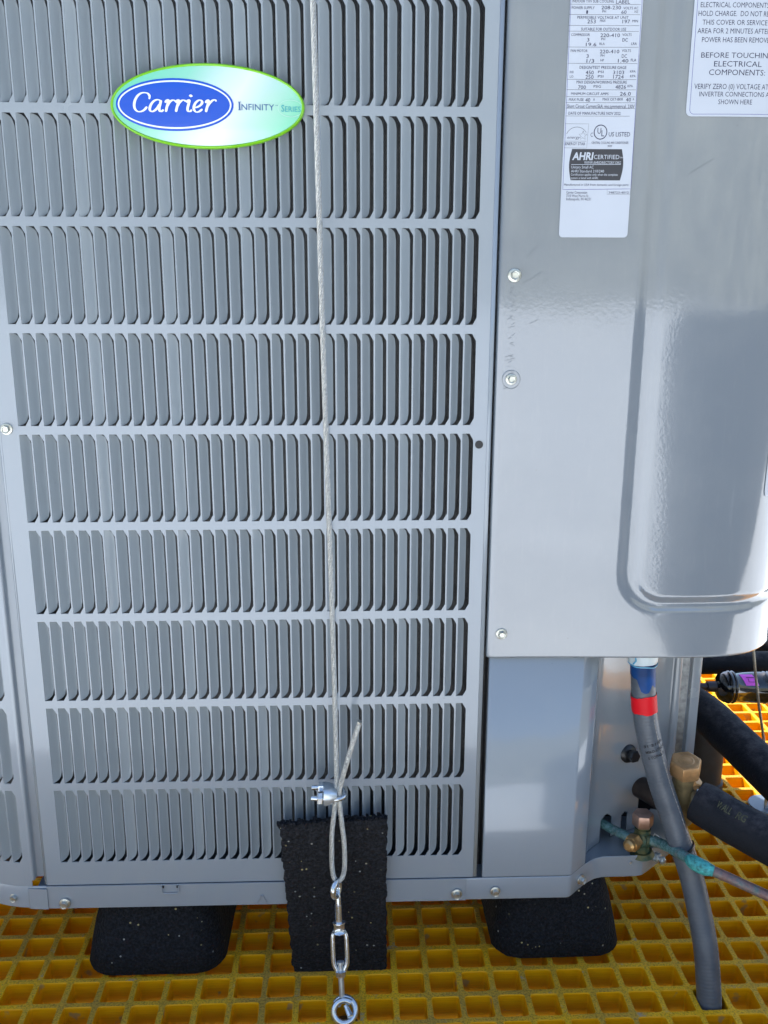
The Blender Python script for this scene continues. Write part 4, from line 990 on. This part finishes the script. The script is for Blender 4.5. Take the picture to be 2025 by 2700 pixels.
pipe('insulated_pipe', [(.93, .60, .215), (1.0, .50, .2100), (1.08, .40, .205), (1.15, .30, .20)], .026, 'black insulated pipe farthest back, just under the right corner of the control cover')
# faded lettering on the near pipe
s_ = smooth_path([(.7140, .0290, .2035), (.7423, .0000, .1960), (.7757, -.0400, .1918), (.7953, -.0680, .1918)], .001); Pp, Tp, Np = frames(s_)
Lp = [0]
for a, b_ in zip(s_[:-1], s_[1:]): Lp.append(Lp[-1]+(b_-a).length)
mb = MB()
for txt, l0, wd in (('WALL', .026, .020), ('RG', .053, .012)):
    V, F = text_mesh(txt, .02); xa = min(v.x for v in V); xb = max(v.x for v in V); out = []
    for v in V:
        l = l0+(v.x-xa)/(xb-xa)*wd; i = min(range(len(Lp)), key=lambda n_: abs(Lp[n_]-l))
        side = Tp[i].cross(Vector((0, 0, 1))).normalized(); upv = side.cross(Tp[i]).normalized(); a = rad(46)+v.y/.7*.0085/.0255
        out.append(Pp[i]+(side*math.cos(a)+upv*math.sin(a))*.0262)
    mb.add(out, F)
mb.obj('pipe_print', M['faint_print'], pA)

# filter drier
fd = empty('filter_drier', (.88, .30, .2190)); tag(fd, 'glossy black filter drier canister with a small pink label', 'filter drier')
V, F = lathe([(.0070, 0), (.0080, .002), (.0140, .0035), (.0195, .0075), (.0225, .0125), (.0230, .0165), (.0240, .0172), (.0246, .0190), (.0240, .0208), (.0231, .0214), (.0231, .0222), (.0241, .0229), (.0246, .0246), (.0240, .0262), (.0232, .0270), (.0232, .0700), (.0241, .0708), (.0246, .0726), (.0240, .0743), (.0231, .0750), (.0231, .0760), (.0241, .0768), (.0245, .0785), (.0240, .0800), (.0225, .0815), (.0190, .0880), (.0120, .0930), (.0080, .0950), (.0070, .0980)], n=40)
mb = MB(); fo, fdv = Vector((.8410, .300, .2215)), Vector((1, 0, -.03)).normalized(); mb.add(place(V, fo, fdv), F); mb.obj('canister', M['black_paint'], fd, smooth=True, angle=80)
mb = MB(); cyl(mb, fo-fdv*.06, fo+fdv*.004, .0052); cyl(mb, fo-fdv*.012, fo+fdv*.001, .0078, .0082); cyl(mb, fo+fdv*.096, fo+fdv*.25, .0052); mb.obj('pipe_stub', simple('dark_stub', (.05, .045, .05), .35, metal=.5), fd, smooth=True)
V = []; F = []; K = 14
for i in range(7):
    for k in range(K+1):
        a = rad(30+46*k/K); x = .0345+.0195*i/6-.006*(k/K)+.003
        V.append(fo+fdv*(x)+Vector((0, -math.cos(a), math.sin(a)))*.02345)
for i in range(6):
    for k in range(K): F.append((i*(K+1)+k, (i+1)*(K+1)+k, (i+1)*(K+1)+k+1, i*(K+1)+k+1))
mb = MB(); mb.add(V, F); lb = mb.obj('pink_label', M['pink'], fd, smooth=True)
mb = MB()
for zz in (0,):
    for t_, (ua, ub, aa, ab) in enumerate([(.0400, .0520, 58, 63), (.0420, .0530, 42, 44), (.0420, .0432, 44, 56), (.0520, .0532, 44, 56)]):
        V = []
        for u, a in ((ua, aa), (ub, aa), (ub, ab), (ua, ab)): V.append(fo+fdv*u+Vector((0, -math.cos(rad(a)), math.sin(rad(a))))*.0237)
        mb.add(V, [(0, 1, 2, 3)])
mb.obj('label_print', simple('purple_print', (.22, .03, .20), .6), lb)

# thin stay cable on the far right
c2_ = strands(smooth_path([(.828, .205, .45), (.8424, .200, .335), (.8596, .200, .246), (.8712, .200, .1973), (.884, .200, .140), (.905, .205, .060)], .0025), .00075, .0013, .016, 6, 5)
tag(c2_.obj('stay_cable', M['strand_dull'], None, smooth=True), 'thin dull steel stay cable hanging in front of the black filter drier', 'cable')

# black pipe standing on the grating behind the valve
bp = MB(); V, F = lathe([(.0335, -.03), (.0335, .012), (.0332, .018), (.0300, .020), (.0300, .135), (.0296, .1370), (.0275, .1372)], n=40); bp.add([(v.x+.872, v.y+.385, v.z) for v in V], F)
tag(bp.obj('vent_pipe', M['black_pipe'], None, smooth=True, angle=35), 'matt black upright pipe with collar standing on the grating behind the brass valve', 'pipe')

# anchor at the right edge
an = empty('anchor_bolt', (.957, .343, .01)); tag(an, 'shiny bolted cable anchor on a grey washer at the right edge', 'anchor bolt')
mb = MB(); V, F = lathe([(.026, 0), (.027, .001), (.026, .003), (.006, .004)], n=36); mb.add([(v.x+.957, v.y+.333, v.z+.0005) for v in V], F); mb.obj('washer', simple('grey_washer', (.16, .20, .24), .4, metal=.4), an, smooth=True, angle=30)
mb = MB(); V, F = hexprism(.0085, 0, .010); mb.add([(v.x+.966, v.y+.328, v.z+.005) for v in V], F); cyl(mb, (.966, .328, .01), (.966, .328, .030), .0045); cyl(mb, (.951, .322, .004), (.951, .322, .030), .0030); mb.obj('nut', M['zinc'], an, smooth=True, angle=25)
mb = MB(); mb.tube(smooth_path([(.966, .328, .028), (.972, .33, .040), (.966, .338, .048), (.952, .345, .052), (.940, .352, .062), (.933, .358, .075)], .003), .0052, 12); mb.obj('eye', M['chrome'], an, smooth=True)

# ------------------------------------------------------------------ rubber blocks and mat
def block(name, foot, top, label):
    """foot, top: plan outlines with the same count"""
    n = len(foot); V = []; F = []
    prof = [(0, .0), (.0, .006), (.25, .040), (.80, .078), (.97, .0935), (1.0, .0963)]
    lv_ = [(0.00, .0005, .975), (0.0, .006, 1.0), (.18, .030, 1.0), (.48, .060, 1.0), (.80, .086, 1.0), (.93, .0945, 1.0), (1.0, .0964, .99)]
    cx = sum(p[0] for p in foot)/n; cy = sum(p[1] for p in foot)/n
    for t_, z, sc in lv_:
        for (fx, fy), (tx, ty) in zip(foot, top):
            x = fx+(tx-fx)*t_; y = fy+(ty-fy)*t_; x = cx+(x-cx)*sc; y = cy+(y-cy)*sc
            d = .0011*noise.noise(Vector((x*90, y*90, z*90))); V.append((x+d, y+d, z))
    for j in range(len(lv_)-1):
        for k in range(n): k2 = (k+1) % n; F.append((j*n+k, j*n+k2, (j+1)*n+k2, (j+1)*n+k))
    F.append(tuple(range(n-1, -1, -1))); F.append(tuple((len(lv_)-1)*n+k for k in range(n)))
    o = mesh_obj(name, V, F, M['rubber']); finish(o, smooth=True, angle=60)
    tag(o, label, 'rubber block', 'rubber blocks under the unit'); return o
def outline(x0, x1, y0, y1, c, inset):
    pts = []
    x0 += inset; x1 -= inset; y0 += inset*.75; y1 -= inset
    for cx, cy, a0 in ((x1-c, y1-c, 0), (x0+c, y1-c, 90), (x0+c, y0+c, 180), (x1-c, y0+c, 270)):
        for k in range(7): a = rad(a0+15*k); pts.append((cx+c*math.cos(a), cy+c*math.sin(a)))
    # subdivide long sides
    out = []
    for a, b_ in zip(pts, pts[1:]+pts[:1]):
        L = math.hypot(b_[0]-a[0], b_[1]-a[1]); m_ = max(1, int(L/.012))
        for k in range(m_): out.append((a[0]+(b_[0]-a[0])*k/m_, a[1]+(b_[1]-a[1])*k/m_))
    return out
def mk_block(x0, x1, y0, y1, label):
    f = outline(x0, x1, y0, y1, .034, 0); t = [(p[0]+(((x0+x1)/2)-p[0])*.26, p[1]+(((y0+y1)/2)-p[1])*.10) for p in f]
    return block('rubber_block', f, t, label)
mk_block(-.0145, .1510, -.0035, .42, 'black rubber crumb block under the left part of the unit')
mk_block(.4745, .6340, .0095, .43, 'black rubber crumb block under the right front corner of the unit')

# leaning mat with ragged edges
V = []; F = []; NX, NZ = 60, 110; W0, W1 = .2245, .3438
def mat_pt(u, t_, side):
    z = .0012+(.2135+.0065*(u)-.0012)*t_
    xl = .2330+(.2235-.2330)*t_; xr = .3435+(.3428-.3435)*t_
    x = xl+(xr-xl)*u; y = .0000-.0245*t_+ (0 if side == 0 else .0098)
    e_ = 0
    if u < .5/NX or u > 1-.5/NX: x += .0030*noise.noise(Vector((z*110, u*3, side*.4)))+.0012*noise.noise(Vector((z*520, u, 5)))
    if t_ > 1-.5/NZ: z += .0019*noise.noise(Vector((x*230, side*2, 7)))+.0012*noise.noise(Vector((x*700, side, 2)))
    nearedge = min(u*NX, (1-u)*NX, (1-t_)*NZ)
    y += .0007*noise.noise(Vector((x*260, z*260, side*3)))+(.0012 if side == 0 and nearedge < 1 else 0)
    return (x, y, z)
for side in (0, 1):
    for j in range(NZ+1):
        for i in range(NX+1): V.append(mat_pt(i/NX, j/NZ, side))
n = NX+1; Lm = n*(NZ+1)
for j in range(NZ):
    for i in range(NX):
        a = j*n+i; F.append((a, a+1, a+n+1, a+n)); F.append((Lm+a, Lm+a+n, Lm+a+n+1, Lm+a+1))
    a = j*n; F.append((a, a+n, Lm+a+n, Lm+a)); a = j*n+NX; F.append((a, Lm+a, Lm+a+n, a+n))
for i in range(NX):
    F.append((i, Lm+i, Lm+i+1, i+1)); a = NZ*n+i; F.append((a, a+1, Lm+a+1, Lm+a))
mt = mesh_obj('rubber_mat', V, F, M['mat']); finish(mt, smooth=True, angle=50)
tag(mt, 'black rubber crumb mat with ragged edges leaning on the unit behind the turnbuckle', 'rubber mat')
mb = MB(); random.seed(5)
for k in range(330):   # loose crumbs along the torn edges
    if k < 260: u = random.random(); x, y, z = mat_pt(u, 1, 0); y += random.uniform(0, .0095); z += random.uniform(-.0008, .0010)
    elif k < 290: x, y, z = mat_pt(0, random.random(), 0); x += random.uniform(.0008, .0016); y += random.uniform(0, .009)
    else: x, y, z = mat_pt(1, random.random(), 0); x -= random.uniform(.0006, .0016); y += random.uniform(0, .009)
    r = random.uniform(.0008, .0024); o8 = []
    for sx in (-1, 1):
        for sy in (-1, 1):
            for sz in (-1, 1): o8.append((x+sx*r*random.uniform(.5, 1), y+sy*r*random.uniform(.5, 1), z+sz*r*random.uniform(.4, 1)))
    mb.add(o8, [(0, 1, 3, 2), (4, 6, 7, 5), (0, 4, 5, 1), (2, 3, 7, 6), (0, 2, 6, 4), (1, 5, 7, 3)])
o = mb.obj('edge_crumbs', M['mat'], mt); tag(o, kind='stuff')

# ------------------------------------------------------------------ hold-down cable, clip, turnbuckle, eye
wc = empty('steel_cable', (.29, -.03, .25)); tag(wc, 'long twisted steel cable in front of the louvered guard, looped at its lower end', 'cable')
main = smooth_path([(.2722, -.0130, 1.155), (.2739, -.0150, 1.0497), (.2766, -.018, .8829), (.2797, -.021, .7069), (.2839, -.025, .5133), (.2869, -.028, .3437), (.2876, -.0295, .270), (.2868, -.0300, .2538), (.2842, -.0320, .2317), (.2820, -.0328, .2100), (.2814, -.0334, .1830), (.2818, -.0345, .1668), (.2838, -.0360, .1560), (.2880, -.0372, .1522), (.2922, -.0372, .1555), (.2950, -.0362, .1645), (.2957, -.0352, .1788), (.2950, -.0343, .2011), (.2928, -.0333, .2232), (.2902, -.0325, .2526), (.2915, -.0340, .268), (.3034, -.0400, .3164), (.3128, -.0450, .3499)], .0018)
mb = strands(main, .00079, .00212, .0165, 6, 6, core=False); mb.obj('cable_strands', M['strand'], wc, smooth=True)
mb = MB(); mb.tube(main, .0013, 8); mb.obj('cable_core', simple('strand_gap_shade', (.08, .08, .08), .6), wc)  # core coloured dark to imitate shade in the gaps between strands
mb = MB(); dirv = (main[-1]-main[-4]).normalized(); mb.tube([main[-1]-dirv*.001, main[-1]+dirv*.0016], .0027, 14); mb.obj('cut_end', M['zinc_dull'], wc, smooth=True, angle=40)

cl = empty('cable_clip', (.275, -.03, .257)); tag(cl, 'shiny steel cable clip with two nuts clamping the cable loop', 'cable clip')
mb = MB(); U = smooth_path([(.2600, -.0215, .2600), (.2790, -.0215, .2603), (.2880, -.0218, .2600), (.2940, -.0245, .2585), (.2962, -.0292, .2565), (.2945, -.0340, .2550), (.2885, -.0368, .2545), (.2790, -.0370, .2550), (.2600, -.0368, .2565)], .0015)
mb.tube(U, .0027, 14); mb.obj('u_bolt', M['chrome'], cl, smooth=True)
mb = MB()
for yy, zz in ((-.0215, .2600), (-.0369, .2558)): V, F = hexprism(.0066, 0, .0060); mb.add(place(V, (.2672, yy, zz), (1, 0, .02), .3), F)
n1 = MB(); V, F = hexprism(.0066, 0, .0062); n1.add(place(V, (.2675, -.0215, .2600), (1, 0, .02), .3), F); n1.obj('nut', M['chrome'], cl, smooth=True, angle=25, bevel=.0004)
n1 = MB(); V, F = hexprism(.0068, 0, .0064); n1.add(place(V, (.2665, -.0369, .2558), (1, 0, -.05), .5), F); n1.obj('nut', M['chrome'], cl, smooth=True, angle=25, bevel=.0004)
sd_ = [(.2738, 1.0), (.2755, 1.0), (.2800, .92), (.2850, .70), (.2880, .50)]; V = []; F = []
for x, s_ in sd_:
    hy, hz = .0125*(.55+.45*s_), .0105*s_; cyy, czz = -.0292, .2572
    for k in range(16):
        a = 2*math.pi*k/16; cx_, sz_ = math.cos(a), math.sin(a); sq = lambda c_: math.copysign(abs(c_)**.55, c_)
        V.append((x, cyy+hy*sq(cx_), czz+hz*sq(sz_)-.0004))
for j in range(len(sd_)-1):
    for k in range(16): k2 = (k+1) % 16; F.append((j*16+k, j*16+k2, (j+1)*16+k2, (j+1)*16+k))
F.append(tuple(range(15, -1, -1))); F.append(tuple((len(sd_)-1)*16+k for k in range(16)))
mb = MB(); mb.add(V, F); mb.obj('saddle', M['zinc'], cl, smooth=True, angle=45)

tb = empty('turnbuckle', (.289, -.045, .09)); tag(tb, 'shiny steel turnbuckle hooked to the cable loop in front of the rubber mat', 'turnbuckle')
def torus(mb, c, nrm, R, r, a0=0, a1=360, n=40, m=12, squash=1.0):
    q = Vector(nrm).normalized().to_track_quat('Z', 'Y').to_matrix()
    pts = [q @ Vector((R*math.cos(rad(a0+(a1-a0)*k/n)), R*squash*math.sin(rad(a0+(a1-a0)*k/n)), 0))+Vector(c) for k in range(n+1)]
    mb.tube(pts, r, m, a1-a0 < 360)
mb = MB(); e0 = Vector((.2862, -.0385, .1435)); ring = []
qd = Vector((.42, .90, 0)).normalized()
for k in range(37):
    a = rad(-80+348*k/36); ring.append(e0+qd*(.0078*math.cos(a))+Vector((0, 0, 1))*(.0092*math.sin(a)))
rod = [Vector((.2886, -.0412, .1040)), Vector((.2884, -.0405, .1200)), Vector((.2881, -.0385, .1300)), Vector((.2874, -.0370, .1345))]
mb.tube(smooth_path(rod+ring[2:], .0015), .0034, 14); mb.tube([(.2893, -.0455, .0905), (.2884, -.0400, .1240)], .0036, 16)
mb.obj('hook_bolt', M['chrome'], tb, smooth=True, angle=60)
th = MB()
for k in range(16):
    c_ = Vector((.2886, -.0412, .1065))+Vector((-.00003, .0002, .00105))*k; torus(th, c_, (-.03, .17, 1), .00355, .00028, n=18, m=5)
th.obj('thread', M['zinc'], tb, smooth=True)
bt_, bb_ = Vector((.2888, -.0420, .1035)), Vector((.2907, -.0575, .0440)); bd = (bb_-bt_).normalized(); bl = (bb_-bt_).length
mb = MB()
V, F = lathe([(.0050, 0), (.0070, .0004), (.0072, .0018), (.0064, .0032), (.0064, .0095), (.0080, .0115), (.0070, .0128)], n=24); mb.add(place(V, bt_, bd), F)
V, F = lathe([(.0046, 0), (.0056, .0006), (.0056, .005), (.0062, .0066), (.0050, .0075)], n=24); mb.add(place(V, bb_, -bd), F)
sdv = Vector((1, 0, .03)).normalized()
for s_ in (-1, 1):
    pts = [bt_+bd*.0095+sdv*s_*.0042, bt_+bd*.0135+sdv*s_*.0064, bt_+bd*.019+sdv*s_*.0076, bb_-bd*.017+sdv*s_*.0076, bb_-bd*.010+sdv*s_*.0056, bb_-bd*.0055+sdv*s_*.0036]
    mb.tube(smooth_path(pts, .002), .0027, 12)
mb.obj('turnbuckle_body', M['chrome'], tb, smooth=True, angle=40)
mb = MB(); mb.tube([bb_-bd*.016, bb_-bd*.002, Vector((.2918, -.0635, .0235))], .0031, 16); mb.tube(smooth_path([(.2918, -.0633, .0250), (.2912, -.0655, .0195), (.2890, -.0670, .0165), (.2882, -.0675, .0140)], .001), .0024, 10)
V, F = lathe([(.0030, 0), (.0042, .0006), (.0042, .0032), (.0030, .0036)], n=18); mb.add(place(V, bb_-bd*.0175, bd), F)
mb.obj('lower_bolt', M['zinc'], tb, smooth=True, angle=50)
mb = MB(); ec = Vector((.2948, -.0700, .0110)); q = []
for k in range(60):
    a = rad(150-455*k/59); rr_ = .0118+.0006*k/59; off = Vector((0, -.0052*k/59+.001, 0))
    q.append(ec+off+Vector((rr_*math.cos(a), -.0000+.0066*math.sin(a), .0100*math.sin(a))))
q = [Vector((.2882, -.0675, .0160))]+q
mb.tube(smooth_path(q, .0018), .0034, 14); cyl(mb, (.3010, -.0790, .0100), (.2960, -.0680, .0145), .0034, .0030); mb.obj('lower_eye', M['chrome'], tb, smooth=True, angle=60)
fa = MB(); V, F = lathe([(.0185, 0), (.0195, .0010), (.0190, .0035), (.0175, .0045), (.0060, .0055)], n=36); fa.add([(v.x+.2945, v.y-.0760, v.z-.0125) for v in V], F)
V, F = lathe([(.0060, -.03), (.0060, .007)], n=18); fa.add([(v.x+.2945, v.y-.0760, v.z-.0100) for v in V], F)
tag(fa.obj('anchor_plate', M['black_plastic'], None, smooth=True, angle=35), 'round black anchor plate in the grating below the turnbuckle eye', 'anchor plate')
